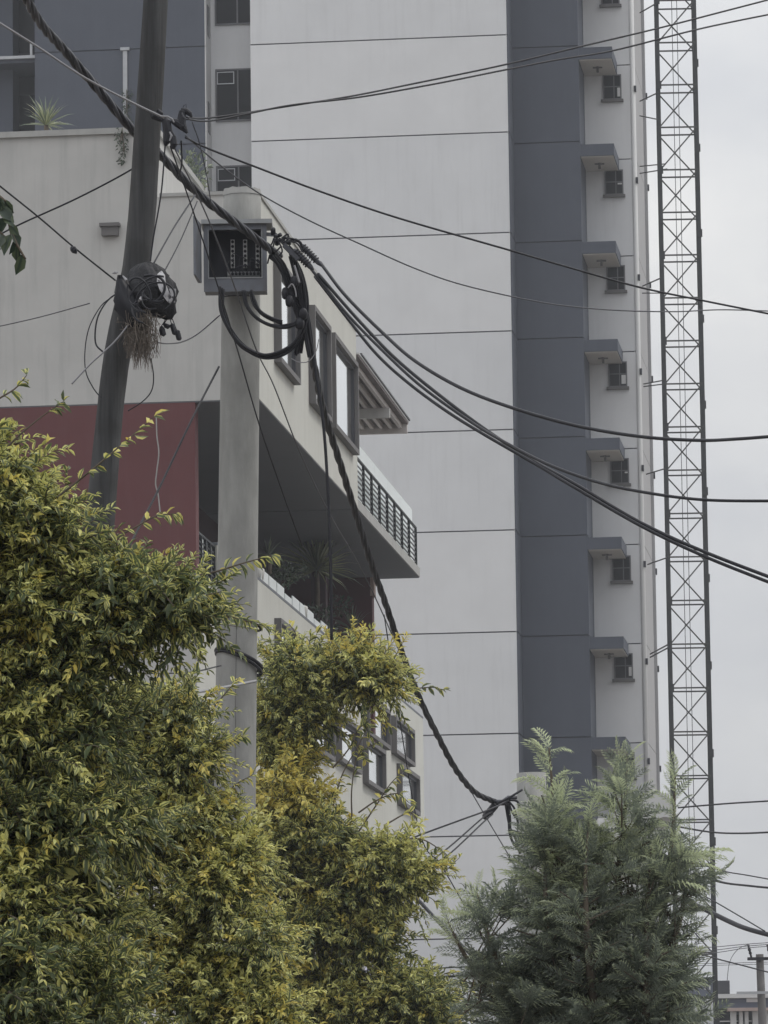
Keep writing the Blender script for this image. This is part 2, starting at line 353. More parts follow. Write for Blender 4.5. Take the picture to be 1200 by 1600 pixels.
aG0 = tw(-160, 100, DB)[0]
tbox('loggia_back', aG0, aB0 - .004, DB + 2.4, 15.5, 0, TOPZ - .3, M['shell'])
tbox('corner_pier', tw(-60, 40, DB)[0], tw(9, 40, DB)[0], DB + 1.2, DB + 2.39, 0, TOPZ - .4, M['tower_dark'])
for k in range(-3, 8):
    z = tw(26, 85, DB)[1] - dz * k
    tbox('loggia_slab', aG0, aB0 - .006, DB + .3, DB + 2.38, z - .22, z - .05, M['tower_dark'])
    tbox('loggia_sill', aG0, aB0 - .01, DB + .18, DB + .29, z - .1, z, M['lightframe'])
    tbox('rail_post', aB0 - .2, aB0 - .12, DB + .19, DB + .27, z + .002, z + .42, M['lightframe'])
    tbox('loggia_glazing', aG0, aB0 - .3, DB + 2.3, DB + 2.36, z + .6, z + 2.4, M['winglass'])
# drip outlet and stain fixture on slate block
pz1, pz0 = tw(196, 75, DB)[1], tw(196, 182, DB)[1]; pa = tw(196, 120, DB)[0]
d_ = MB(); d_.box(pa - .15 - aL, pa + .15 - aL, DB - .12, DB - .003, pz1 - .1, pz1); d_.box(pa - .07 - aL, pa + .07 - aL, DB - .08, DB - .003, pz0, pz1 - .1)
d_.build('drain_spout', M['lightframe'], tower)

# ================================================================== CORNER BUILDING
YB = 80.0
A0 = UX.dot(P(404, 500, YB)); B0 = WX.dot(P(404, 500, YB))
def side(px, py, da=0): a, b, z = on_plane(px, py, UX, A0 + da); return b, z
def front(px, py, db=0): a, b, z = on_plane(px, py, WX, B0 + db); return a, z
O0 = UX * A0 + WX * B0
bld = empty('corner_building', (O0.x, O0.y, 0), 'grey plastered corner building with maroon wall, overhanging upper floor and grey box windows', 'building', rz=-PHI)
def bbox(name, a0, a1, b0, b1, z0, z1, m, parent=None):
    return MB().box(a0 - A0, a1 - A0, b0 - B0, b1 - B0, z0, z1).build(name, m, parent or bld)
zb0 = front(404, 625)[1]; zt0 = front(404, 297)[1]
A1 = A0 + (front(303, 760)[0] - front(404, 760)[0])
bEnd = side(557, 600)[0]; bSlab = side(656, 880)[0]
aFar = front(-260, 400)[0]
zt1 = front(120, 203)[1]; aT = front(243, 230)[0]
bb = side(557, 600)[0]
bbox('wall', aT, A0 - .012, B0, bEnd - .004, zb0 + .02, zt0 - .06, M['plaster'])
bbox('side_wall', A0 - .012, A0, B0 + .002, bEnd, zb0 + .02, zt0 - .06, M['plaster_side'])
bbox('parapet_cap', aT + .06, A0 + .03, B0 - .03, B0 + .3, zt0 - .06, zt0, M['slab'])
bbox('parapet_cap', A0 - .25, A0 + .03, B0 + .302, bEnd + .02, zt0 - .06, zt0, M['slab'])
bbox('tall_wall', aFar, aT, B0, B0 + 9, zb0 + .02, zt1 - .1, M['plaster'])
bbox('parapet_cap', aFar, aT + .05, B0 - .06, B0 + 9.1, zt1 - .1, zt1, M['slab'])
# soffit sheet under the overhang and the balcony slab
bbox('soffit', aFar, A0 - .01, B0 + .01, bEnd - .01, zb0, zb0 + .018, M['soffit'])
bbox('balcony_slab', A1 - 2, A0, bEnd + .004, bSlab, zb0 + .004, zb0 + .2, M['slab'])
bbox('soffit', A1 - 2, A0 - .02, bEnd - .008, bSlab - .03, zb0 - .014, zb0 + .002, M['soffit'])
# maroon wall and dark loggia behind it
zr0 = front(303, 893)[1]
bbox('maroon_wall', aFar, A1, B0 + .01, B0 + .34, zr0, zb0 - .002, M['red'])
MB().tube(smooth_path([Vector((front(x, y)[0] - A0, .008, front(x, y)[1])) for x, y in ((244, 650), (245, 681), (248, 707), (245, 735), (243, 756), (247, 773), (250, 800))], 5), .011, 4).build('wall_crack', M['slab'], bld)
bEnd2 = bSlab - .06; aE = on_plane(586, 950, WX, bEnd2)[0]
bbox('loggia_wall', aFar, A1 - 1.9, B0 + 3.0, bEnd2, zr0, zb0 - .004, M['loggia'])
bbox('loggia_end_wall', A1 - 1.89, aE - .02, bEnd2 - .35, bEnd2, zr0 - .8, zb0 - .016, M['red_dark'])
zq = side(583, 935, A1 - A0)[1]
bbox('pink_trim', aE - .06, aE + .02, bEnd2 - .36, bEnd2 + .01, zq - .05, zb0 - .02, M['farred'])
for q in (.72,):
    b_ = B0 + 3 + (bEnd2 - B0 - 3) * q
    bbox('loggia_column', A1 - .5, A1 - .2, b_, b_ + .3, zr0, zb0 - .004, M['loggia'])
# lower volume
zp_n = side(405, 899, A1 - A0)[1]
zp_f = side(662, 1124, A1 - A0)[1]
zp = (zp_n + zp_f) / 2
print('parapet z', zp_n, zp_f, 'red bottom', zr0, 'zb0', zb0, 'zt0', zt0)
bLow = side(662, 1200, A1 - A0)[0]
zlo = side(662, 1358, A1 - A0)[1]
bbox('lower_wall', aFar, A1 - .012, B0 + .02, bLow - .004, zlo, zr0 - .004, M['plaster'])
bbox('lower_side_wall', A1 - .012, A1, B0 + 2.4, bLow, zlo, zp - .05, M['plaster_side'])
bbox('lower_side_wall', A1 - .012, A1, B0 + .021, B0 + 2.398, zlo, zr0 - .004, M['plaster_side'])
bbox('parapet', A1 - .25, A1 - .013, B0 + 2.4, bLow - .01, zr0 - .003, zp - .05, M['plaster_side'])
bbox('parapet_cap', A1 - .26, A1 + .005, B0 + 2.38, bLow + .02, zp - .05, zp, M['soffit'])
bbox('ground_floor_wall', aFar, A1 - 1.2, B0 + 1.2, bLow - 1.5, 0, zlo - .004, M['plaster'])
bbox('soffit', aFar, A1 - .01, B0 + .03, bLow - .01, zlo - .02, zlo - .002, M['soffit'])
# glazed balustrade strips above the lower parapet
nb = 9
b_s, b_e = side(407, 895, A1 - A0)[0], side(512, 985, A1 - A0)[0]
hpan = side(408, 885, A1 - A0)[1] - side(408, 897, A1 - A0)[1]
for i in range(nb):
    q0 = b_s + (b_e - b_s) * i / nb; q1 = b_s + (b_e - b_s) * (i + 1) / nb
    bbox('glass_panel', A1 - .02, A1 + .003, q0 + .05, q1 - .05, zp + .003, zp + .003 + (.2 if i % 4 != 3 else .12), M['paleglass'])
# box windows on both right-hand faces
def box_window(plane, p_near, p_far, zt, zb, proud=.13, rec=.07):
    b0, b1 = p_near, p_far; t = .09; a = plane
    fr = MB()
    def bx(b0, b1, z0, z1, a0=a + .002, a1=a + proud): fr.box(a0 - A0, a1 - A0, b0 - B0, b1 - B0, z0, z1)
    bx(b0, b1, zt - t, zt); bx(b0, b1, zb, zb + t); bx(b0, b0 + t, zb + t, zt - t); bx(b1 - t, b1, zb + t, zt - t)
    w = fr.build('window', M['boxframe'], bld)
    MB().box(a + .004 - A0, a + .018 - A0, b0 + t + .01 - B0, b1 - t - .01 - B0, zb + t + .01, zt - t - .01).build('pane', M['mirror'], w)
    s = MB(); m_ = .05; y0, y1, x0, x1 = zb + t, zt - t, b0 + t, b1 - t
    for (q0, q1, r0, r1) in ((x0, x1, y1 - m_, y1), (x0, x1, y0, y0 + m_), (x0, x0 + m_, y0 + m_, y1 - m_), (x1 - m_, x1, y0 + m_, y1 - m_)):
        s.box(a + .005 - A0, a + .05 - A0, q0 - B0, q1 - B0, r0, r1)
    s.build('sash', M['winframe'], w)
    return w
pr = .13
def bz(px, py, da): return side(px, py, da)
zwt = bz(524, 519, pr)[1]; zwb = bz(560, 709, pr)[1]
print('win z', zwt, zwb, bz(493, 472, pr)[1], bz(469, 595, pr)[1], bz(485, 626, 0)[1])
for n_, f_ in ((440, 470), (493, 518.5), (524.5, 560)):
    box_window(A0, bz(n_, 550, pr)[0], bz(f_, 550, pr)[0], zwt, zwb)
dA = A1 - A0
def lowwin(n_, f_, yt, yb):          # pixel x of near and far edge, y of near top and far bottom
    box_window(A1, bz(n_, (yt + yb) / 2, dA + pr)[0], bz(f_, (yt + yb) / 2, dA + pr)[0], bz(n_, yt, dA + pr)[1], bz(f_, yb, dA + pr)[1])
lowwin(440, 473, 966, 1100)
lowwin(620, 649, 1118, 1198)
lowwin(629, 657, 1193, 1275)
lowwin(578, 611, 1084, 1172)
lowwin(576, 604, 1153, 1242)
lowwin(534, 566, 1115, 1210)
lowwin(494, 524, 1080, 1190)
# railings: posts, bars, glass behind
def railing(a, b0, b1, z0, h, nposts, glass_h, gl0=None, gl1=None):
    r = MB().box(a - .05 - A0, a + .0 - A0, b0 - B0, b1 - B0, z0 + h - .035, z0 + h).build('railing', M['black'], bld)
    pm = None
    for i in range(nposts):
        b = b0 + .03 + (b1 - b0 - .06) * i / (nposts - 1)
        if pm is None:
            pm = MB().box(-.05, .0, -.035, .035, 0, h - .04).build('post', M['black'], r); q = pm
        else: q = copy_of(pm, r)
        q.location = (a - A0, b - B0, z0 + .001)
    for k in range(7):
        z = z0 + .09 + k * (h - .16) / 7
        MB().box(a - .028 - A0, a - .016 - A0, b0 - B0, b1 - B0, z, z + .03).build('bar', M['black'], r)
    n = 5; g0, g1 = gl0 or b0, gl1 or b1
    for i in range(n):
        MB().box(a - .20 - A0, a - .18 - A0, g0 + (g1 - g0) * i / n + .012 - B0, g0 + (g1 - g0) * (i + 1) / n - .012 - B0, z0 + .05, z0 + glass_h).build('glass_panel', M['paleglass'], r)
zs = zb0 + .202
hr = bz(650, 824, -.05)[1] - zs
hg = bz(645, 797, -.2)[1] - zs
print('rail h', hr, hg)
railing(A0 - .03, bEnd + .03, bz(650, 830, -.05)[0], zs, hr, 9, hg, bEnd + .02, bz(645, 830, -.2)[0])
zr = zr0
h2 = front(304, 815)[1] - zr
railing(A1 - .03, B0 + .36, B0 + 2.38, zr, h2 - .1, 5, h2 + .06)
# pergola roof over the far balcony
zpg = side(632, 674, 0)[1]; bpg = side(633, 674, 0)[0]
per = MB().box(-3.0, .04, bEnd + .02 - B0, bpg + .25 - B0, zpg + .20, zpg + .25).build('pergola_roof', M['roofboard'], bld)
MB().box(-.06, .055, bEnd + .02 - B0, bpg + .3 - B0, zpg + .252, zpg + .285).build('roof_edge', M['farwhite'], per)
MB().box(.03, .08, bEnd + .3 - B0, bpg + .3 - B0, zpg + .288, zpg + .32).build('roof_edge', M['winframe'], per)
MB().box(-3, .03, bpg + .1 - B0, bpg + .2 - B0, zpg, zpg + .198).build('end_board', M['rafter'], per)
bm_ = bEnd + (bpg - bEnd) * .68
MB().box(-3, -.02, bm_ - B0, bm_ + .14 - B0, zpg - .10, zpg + .10).build('beam', M['plaster'], per)
for i in range(9):
    a = -.08 - i * .2
    MB().box(a - .07, a, bEnd + .03 - B0, bpg + .095 - B0, zpg + .102, zpg + .198).build('rafter', M['rafter'], per)
# scupper with overflow stain on the front wall
sa, sz = front(173, 354); s_ = MB()
s_.box(sa - .17 - A0, sa + .17 - A0, -.16, -.002, sz - .02, sz + .04); s_.box(sa - .14 - A0, sa + .14 - A0, -.12, -.002, sz - .17, sz - .02)
s_.build('roof_scupper', M['boxframe'], bld)

# ================================================================== LATTICE MAST
YM = 151.0
pm0 = P(1070.5, 700, YM); MW = (1098.5 - 1038.5) / F * YM
mast = empty('lattice_mast', (pm0.x, pm0.y, 0), 'dark steel lattice mast with crossed braces standing beside the tower', 'mast', rz=math.radians(-1.5))
h = MW / 2; MD = 1.15
znode0 = P(1060, 66.5, YM).z; dzm = (znode0 - P(1060, 1075, YM).z) / 15
NB = int(znode0 / dzm) + 3
zl = znode0 - dzm * int(znode0 / dzm); NP = NB + 3
ztop = zl + dzm * NP
cn = [(-h, 0), (h, 0), (h, MD), (-h, MD)]
for x, y in cn:
    lg = MB().box(x - .055, x + .055, y - .04, y + .04, 0, ztop).build('mast_leg', M['mast'], mast)
me_h = MB().bar((-h, 0, 0), (h, 0, 0), .045).build('girt', M['mastthin'], mast)
me_s = MB().bar((-h, 0, 0), (-h, MD, 0), .045).build('girt', M['mastthin'], mast)
me_d = MB().bar((-h, -.02, 0), (h, -.02, dzm), .04).build('diagonal_brace', M['mastthin'], mast)
me_e = MB().bar((h, 0, 0), (-h, 0, dzm), .04).build('diagonal_brace', M['mastthin'], mast)
me_f = MB().bar((-h, 0, 0), (-h, MD, dzm), .04).build('diagonal_brace', M['mastthin'], mast)
me_g = MB().box(-.09, .09, -.06, -.045, -.13, .13).build('gusset_plate', M['mast'], mast)
first = {id(o): True for o in (me_h, me_s, me_d, me_e, me_f, me_g)}
def put(o, loc):
    if first.pop(id(o), None): q = o
    else: q = copy_of(o, mast)
    q.location = loc
for k in range(NP):
    z = zl + dzm * k
    put(me_h, (0, -.02, z)); put(me_h, (0, MD, z)); put(me_s, (0, 0, z)); put(me_s, (2 * h, 0, z))
    if k < NP - 1:
        put(me_d, (0, 0, z)); put(me_e, (0, MD, z)); put(me_f, (0, 0, z)); put(me_f, (2 * h, 0, z))
    if k % 2 == 0: put(me_g, (-h, 0, z)); put(me_g, (h, 0, z + dzm * .5))
for x in (-.1, .06):
    MB().bar((x, MD * .6, 0), (x, MD * .6, ztop), .02).build('feeder_cable', M['cable_grey'], mast)
for (x0, y0, x1, y1) in ((1000, 20, 1026, 5), (1000, 158, 1030, 144), (1000, 181, 1030, 187), (1000, 260, 1040, 256), (1000, 271, 1042, 264), (1004, 447, 1036, 433), (1004, 458, 1034, 458), (1006, 600, 1038, 594), (1006, 604, 1038, 600), (1010, 741, 1040, 732), (1012, 882, 1046, 870), (1016, 1022, 1046, 1006), (1016, 1027, 1046, 1011)):
    a = P(x0, y0, YT + 2.6); b = P(x1, y1, YM + .3)
    R = Matrix.Rotation(-math.radians(-1.5), 4, 'Z'); o3 = Vector((pm0.x, pm0.y, 0))
    MB().bar(R @ (a - o3), R @ (b - o3), .035).build('wall_tie', M['mastthin'], mast)

# ================================================================== POLES
def pole_mesh(path, radii, seg=20, jit=0.0):
    return MB().tube(path, radii, seg, True, jit)
ZC = 38.0
top = P(378.5, 303, ZC); bot = P(367.0, 1240, ZC)
d = (bot - top); foot = top + d * ((top.z) / (top.z - bot.z))
rt, rb = 60 / 2 / F * ZC, 67 / 2 / F * ZC
pole = empty('concrete_pole', foot, 'round concrete utility pole carrying the open steel cabinet', 'utility pole')
n = 40; rf = rb + (rb - rt) * .5
pole_mesh([foot.lerp(top, i / n) - foot for i in range(n + 1)], [rf + (rt - rf) * min(1, (i / n)) for i in range(n + 1)], 32).build('pole_shaft', M['concrete'], pole, True)
MB().tube([P(373 - .0075 * (y - 600) + random.uniform(-.3, .3), y, ZC) + Vector((0, -(rt + (rb - rt) * (y - 300) / 940) + .001, 0)) - foot for y in range(955, 1260, 20)], .0022, 4).build('casting_seam', M['boxframe'], pole)
cp = MB(); pts = []
for k in range(24):
    a = 2 * math.pi * k / 24; pts.append((math.cos(a) * (rt + .004), math.sin(a) * (rt + .004)))
tl = top - foot
cp.add([(x + tl.x, y + tl.y, tl.z - .02) for x, y in pts] + [(x * .96 + tl.x, y * .96 + tl.y, tl.z + .025 + random.uniform(0, .012)) for x, y in pts] + [(tl.x, tl.y, tl.z + .03)],
       [(k, (k + 1) % 24, 24 + (k + 1) % 24, 24 + k) for k in range(24)] + [(24 + k, 24 + (k + 1) % 24, 48) for k in range(24)])
cp.build('mortar_cap', M['slab'], pole)
def band(py, r, sag, name='cable_band', m=M['cable'], z=ZC, tie=True, n=26, cx=None):
    c = P(cx or 373, py, z) - foot; R = rt + (rb - rt) * ((py - 300) / 940) + r * .9
    pts = [c + Vector((math.cos(a) * R, math.sin(a) * R, sag * math.cos(a - .5))) for a in np.linspace(0, 2 * math.pi, n)]
    return MB().tube(pts, r, 6).build(name, m, pole, True)
band(974, .012, -.05); band(1030, .016, -.08); band(1036, .014, -.09); band(467, .006, .0)
# leaning wooden pole
ZW = 33.0
wp = [P(247, -60, ZW), P(232, 180, ZW), P(215, 400, ZW), P(180, 575, ZW), P(153, 845, ZW)]
wr = [19, 20.5, 22.5, 21.5, 20.5]
ft = wp[-1] + (wp[-1] - wp[-2]) * (wp[-1].z / (wp[-2].z - wp[-1].z)); ft.z = -.1
wpole = empty('wooden_pole', (ft.x, ft.y, 0), 'weathered wooden pole leaning to the right at the left side', 'utility pole')
up_ = wp[0] + (wp[0] - wp[1]) * .6
pth = smooth_path([up_] + wp, 10) ; pth = [q - Vector((ft.x, ft.y, 0)) for q in pth] + [Vector((0, 0, -.1))]
rr = np.interp(np.linspace(0, 1, len(pth)), [0, .15, .32, .5, .68, .86, 1], [18.5, 19, 20.5, 22, 21.5, 21, 25]) / F * ZW
MB().tube(pth, list(rr), 24, True, .012).build('pole_shaft', M['wood'], wpole, True)
# second concrete pole behind the feathery tree
ZQ = 52.0
t2 = P(830, 1208, ZQ); f2 = Vector((t2.x + .05, t2.y, 0))
pole2 = tag(MB().tube([f2, f2.lerp(t2, .5), t2], [.19, .175, .158], 24).build('concrete_pole', M['concrete'], None, True), 'concrete utility pole half hidden behind the feathery tree', 'utility pole')
# far pole at bottom right
ZF = 95.0
t3 = P(1187, 1491, ZF); f3 = Vector((t3.x + .1, t3.y, 0))
pole3 = empty('utility_pole', f3, 'small far pole with crossarm at the lower right edge', 'utility pole')
MB().tube([(0, 0, 0), t3 - f3], [.1, .075], 14).build('pole_shaft', M['pole_far'], pole3, True)
c3 = P(1187, 1498, ZF - .12) - f3
MB().bar(c3 + Vector((-.24, 0, 0)), c3 + Vector((.6, 0, 0)), .06, .06).build('crossarm', M['winframe'], pole3)
for x in (1171, 1201):
    a = P(x + 3, 1496, ZF - .1) - f3; b = P(x - 2, 1476, ZF - .1) - f3
    MB().tube([a, a.lerp(b, .25), a.lerp(b, .3), a.lerp(b, .5), a.lerp(b, .55), a.lerp(b, .8), b], [.02, .02, .035, .02, .035, .02, .025], 8).build('insulator', M['winframe'], pole3, True)
c3 = P(1187, 1551, ZF - .12) - f3
MB().bar(c3 + Vector((-.45, 0, 0)), c3 + Vector((.4, 0, 0)), .03, .05).build('cross_brace', M['lightframe'], pole3)

# ================================================================== CABINET ON THE POLE
ZK = ZC - .42
def kp(px, py, dy=0): return P(px, py, ZK + dy)
kc = kp(368, 452); ku = F / ZK
cab = empty('electrical_cabinet', (kc.x, ZK, kc.z), 'open grey steel junction cabinet strapped to the concrete pole', 'cabinet')
kw, kh, kd = 100 / ku, 104 / ku, .26
x0, x1 = kp(319, 400).x - kc.x, kp(416, 400).x - kc.x
z0, z1 = 0, kh
cb = MB(); t = .012
cb.box(x0, x1, kd - t, kd, z0, z1); cb.box(x0, x0 + t, 0, kd - t, z0, z1); cb.box(x1 - t, x1, 0, kd - t, z0, z1); cb.box(x0 + t, x1 - t, 0, kd - t, z0, z0 + t)
cb.build('cabinet_body', M['galv'], cab)
MB().box(x0 + t + .001, x1 - t - .001, kd - t - .006, kd - t - .002, z0 + t, z1).build('back_plate', M['cabin'], cab)
li = MB()
for s0, s1 in ((x0 + t + .001, x0 + t + .004), (x1 - t - .004, x1 - t - .001)): li.box(s0, s1, .02, kd - t - .008, z0 + t, z1)
li.box(x0 + t + .005, x1 - t - .005, .02, kd - t - .008, z0 + t + .001, z0 + t + .004); li.build('lining', M['cabin'], cab)
fr = MB(); e = .045
fr.box(x0 - .004, x1 + .004, -.014, -.001, z0 - .02, z0 + .085); fr.box(x0 - .004, x0 + .035, -.014, -.001, z0 + .086, z1); fr.box(x1 - .035, x1 + .004, -.014, -.001, z0 + .086, z1)
fr.box(x0 + .036, x1 - .036, -.014, -.001, z1 - .04, z1); fr.build('front_frame', M['galv'], cab)
f2_ = MB(); f2_.box(x0 + .03, x1 - .03, -.02, -.0145, z0 + .084, z0 + .094); f2_.box(x0 + .03, x0 + .038, -.02, -.0145, z0 + .094, z1 - .04); f2_.box(x1 - .038, x1 - .03, -.02, -.0145, z0 + .094, z1 - .04)
f2_.build('gasket', M['galv_lid'], cab)
MB().box(x0 - .02, x1 + .05, -.06, kd, z1 + .001, z1 + .035).build('rain_lid', M['galv_lid'], cab)
dm = MB(); dx = x0 - .02   # door swung open to the left
dm.add([(dx, -.02, z0 + .05), (dx - .035, -.38, z0 + .05), (dx - .05, -.38, z0 + .05), (dx - .03, -.02, z0 + .05), (dx, -.02, z1 - .0), (dx - .035, -.38, z1), (dx - .05, -.38, z1), (dx - .03, -.02, z1)],
       [(0, 3, 2, 1), (4, 5, 6, 7), (0, 1, 5, 4), (1, 2, 6, 5), (2, 3, 7, 6), (3, 0, 4, 7)]); dm.build('cabinet_door', M['galv'], cab)
tsm = tnm = None
for px in (363.5, 383, 402.5):
    c = kp(px, 395, .2); x = c.x - kc.x; top_ = kp(px, 374, .2).z - kc.z; bt = kp(px, 418, .2).z - kc.z
    st = MB().box(x - .016, x + .016, kd - .05, kd - .03, bt, top_).build('terminal_strip', M['white'], cab)
    for k in range(6):
        zc = bt + (top_ - bt) * (k + .5) / 6
        bo = MB().tube([(x, kd - .05, zc), (x, kd - .062, zc)], .012, 8).build('terminal_screw', M['cabin'], st)
xa, xb = kp(355, 428, .2).x - kc.x, kp(406, 428, .2).x - kc.x; zz_ = kp(380, 428, .2).z - kc.z
bs = MB().box(xa, xb, kd - .06, kd - .03, zz_ - .02, zz_ + .02).build('busbar', M['galv_lid'], cab)
for k in range(9): x = xa + (xb - xa) * (k + .5) / 9; MB().tube([(x, kd - .06, zz_), (x, kd - .072, zz_)], .012, 8).build('terminal_screw', M['cabin' if k else 'white'], bs)
wi = MB()
for k in range(9):
    x = xa + (xb - xa) * (k + .5) / 9; h_ = random.uniform(.05, .16)
    wi.tube(smooth_path([(x, kd - .08, zz_), (x + random.uniform(-.02, .02), kd - .12, zz_ + h_ * .6), (x + random.uniform(.0, .06), kd - .1, zz_ + h_), (x + random.uniform(.03, .09), kd - .06, zz_ + h_ * .8)], 5), .0035, 5)
wi.build('inner_wires', M['cable_grey'], cab, True)

# ================================================================== CABLES
def wire(label, pts, r, m='cable', name='cable', cat='cable', group=None, n=10, seg=6, z=None, parent=None):
    """pts: (px, py, depth) or (px, py) with z=(z0, z1) ramp"""
    k = len(pts) - 1; w = [P(q[0], q[1], q[2] if len(q) > 2 else z[0] + (z[1] - z[0]) * i / k) for i, q in enumerate(pts)]
    sp = smooth_path(w, n)
    o = MB().tube(sp, r, seg).build(name, M[m], parent, True)
    if not parent: tag(o, label, cat, group)
    return o
def bundle(name, label, pts, z, r, off, strands, pitch, m='cable', cat='cable', n=14, mats=None, taper=None):
    k = len(pts) - 1; w = [P(q[0], q[1], z[0] + (z[1] - z[0]) * i / k) for i, q in enumerate(pts)]
    sp = smooth_path(w, n); o = empty(name, sp[0], label, cat); ln = [0]
    for i in range(1, len(sp)): ln.append(ln[-1] + (sp[i] - sp[i - 1]).length)
    for s in range(strands):
        path = []
        for i, q in enumerate(sp):
            t = (sp[min(i + 1, len(sp) - 1)] - sp[max(i - 1, 0)]).normalized(); x = t.cross(Vector((0, 1, 0))).normalized(); y = t.cross(x)
            a = 2 * math.pi * (ln[i] / pitch + s / strands); of = off * (taper(ln[i] / ln[-1]) if taper else 1)
            path.append(q + x * (math.cos(a) * of) + y * (math.sin(a) * of) - sp[0])
        MB().tube(path, r, 6).build('strand', M[mats[s % len(mats)] if mats else m], o, True)
    return o
GS = 'service wires strung across the street'
bundle('twisted_cable', 'thick twisted cable crossing behind the wooden pole to the cabinet', [(20, -45), (42, 0), (66, 40), (100, 78), (150, 136), (207, 203), (252, 244), (310, 303), (370, 350), (412, 382), (436, 400)], (31.8, 37.6), .0165, .0185, 4, .72, n=16, mats=['cable_grey', 'cable', 'cable_grey', 'cable'])
bundle('twisted_cable', 'long black twisted cable sagging from the cabinet down to the half hidden pole', [(472, 490), (490, 570), (505, 640), (530, 720), (555, 800), (580, 880), (603, 945), (628, 1020), (655, 1090), (684, 1150), (712, 1202), (742, 1238), (776, 1254)], (37.5, 51.6), .019, .0145, 3, 1.0, n=16)
wire('black cable hanging straight down from the coil beside the box windows', [(478, 480), (490, 560), (505, 660), (513, 780), (517, 900), (518, 1000)], .014, z=(37.6, 37.6))
wire('pale wire running from the left edge to the wooden pole bracket', [(-20, 24), (60, 74), (130, 120), (200, 157), (256, 184)], .0075, 'cable_pale', z=(31.5, 32.6))
wire('black aerial cable ending highest on the right, sagging below the tower middle', [(500, 410), (540, 462), (600, 522), (650, 565), (720, 606), (800, 637), (900, 665), (1000, 682), (1090, 688), (1150, 686), (1230, 680)], .0135, z=(37.6, 33))
wire('black aerial cable crossing the tower to the right edge just below the highest thick one', [(486, 420), (540, 488), (600, 550), (660, 605), (740, 662), (800, 697), (860, 727), (930, 752), (1000, 768), (1100, 781), (1230, 783)], .012, z=(37.6, 33))
wire('upper one of two steep black aerial cables crossing the tower together', [(497, 428), (560, 500), (620, 562), (690, 620), (760, 672), (830, 718), (900, 757), (1000, 816), (1100, 862), (1230, 912)], .0135, z=(37.5, 34))
wire('lower one of two steep black aerial cables crossing the tower together', [(492, 432), (545, 500), (590, 555), (640, 600), (700, 644), (760, 681), (840, 727), (900, 763), (1000, 821), (1100, 869), (1230, 921)], .0125, z=(37.7, 34))
wire('thin dark wire descending from the wooden pole bracket across the tower windows', [(290, 215), (325, 232), (400, 261), (500, 299), (620, 340), (800, 392), (900, 421), (1000, 449), (1100, 470), (1230, 496)], .0075, z=(33, 36))
wire('thin grey wire sagging from the concrete pole top across the tower', [(290, 212), (340, 255), (405, 302), (480, 343), (560, 380), (650, 420), (730, 447), (850, 473), (950, 484), (1050, 487), (1130, 484), (1230, 487)], .0055, 'cable_grey', z=(33, 40))
wire('upper of two thin wires rising to the top right corner', [(290, 183), (330, 184), (450, 166), (550, 150), (640, 132), (780, 103), (906, 73), (1025, 45), (1130, 18), (1230, -8)], .0075, z=(33, 38))
wire('lower of two thin wires rising to the top right corner', [(290, 186), (335, 188), (450, 165), (560, 152), (680, 131), (780, 111), (867, 94), (958, 79), (1077, 49), (1140, 35), (1230, 17)], .0075, z=(33, 38))
wire('thin wire with a black joint sloping down to the wrapped bundle', [(-20, 275), (60, 339), (115, 386), (180, 438)], .006, z=(31, 32.7))
wire('thin wire rising from the left edge behind the wooden pole', [(-20, 377), (30, 351), (120, 310), (205, 265), (250, 232)], .0065, z=(34, 33.3))
wire('faint thin wire low on the plaster wall at the left edge', [(-20, 514), (60, 496), (140, 474)], .004, 'cable_grey', z=(34, 33))
GD = 'drop wires hanging from the wooden pole bracket'
wire('short drop wire beside the wooden pole edge', [(258, 228), (252, 300), (240, 370), (235, 408)], .006, z=(32.8, 32.8), group=GD)
wire('drop wire slanting down left to the top of the wrapped bundle', [(283, 220), (284, 255), (278, 280)], .006, z=(32.8, 33.2), group=GD)
wire('darker slanting wire above the wrapped bundle', [(305, 305), (272, 355), (240, 412)], .0065, z=(34, 32.7), group=GD)
wire('outer slanting wire ending on the wrapped bundle label', [(308, 315), (280, 380), (247, 442)], .0055, z=(34, 32.6), group=GD)
wire('long thin wire crossing the cabinet left edge and the concrete pole', [(266, 228), (300, 325), (338, 440), (372, 550), (404, 660), (440, 765), (472, 853)], .0055, z=(33, 36.8), group=GD)
wire('long thin wire crossing the cabinet door opening down past the loggia', [(272, 230), (320, 330), (360, 430), (400, 545), (428, 603), (470, 710), (517, 807), (555, 872), (587, 935), (625, 1020), (665, 1110), (735, 1235), (813, 1367)], .0058, 'cable_grey', z=(33, 50), group=GD)
wire('thin wire crossing the joints beside the small box windows', [(600, 960), (652, 1285), (690, 1352), (729, 1421), (760, 1478)], .0055, z=(45, 46), group=GD)
wire('thin curl of wire in front of the slate wall', [(300, 190), (312, 225), (322, 270), (330, 320)], .004, 'cable_grey', z=(33, 33.5), group=GD)
wire('dark stay wire slanting down left from the concrete pole', [(342, 573), (300, 655), (250, 760), (205, 848), (180, 905)], .009, z=(37.9, 36))
wire('thin sagging loop from the nest to the concrete pole', [(245, 535), (262, 537), (285, 534), (310, 521), (343, 493)], .0055, z=(32.8, 37.6))
wire('dark loop of wire curling left of the wooden pole', [(200, 450), (172, 466), (155, 490), (149, 515), (150, 538), (161, 550)], .006, z=(32.7, 32.6), group=GD)
wire('wide thin loop of wire left of the wooden pole', [(178, 462), (158, 478), (140, 510), (133, 545), (134, 580), (145, 605), (158, 622)], .0042, z=(32.7, 32.6), group=GD)
wire('pale wire bent across the wooden pole below the wrapped bundle', [(213, 470), (213, 485), (200, 508), (180, 533), (161, 551), (140, 570), (112, 600)], .006, 'cable_pale', z=(32.6, 32.5), group=GD)
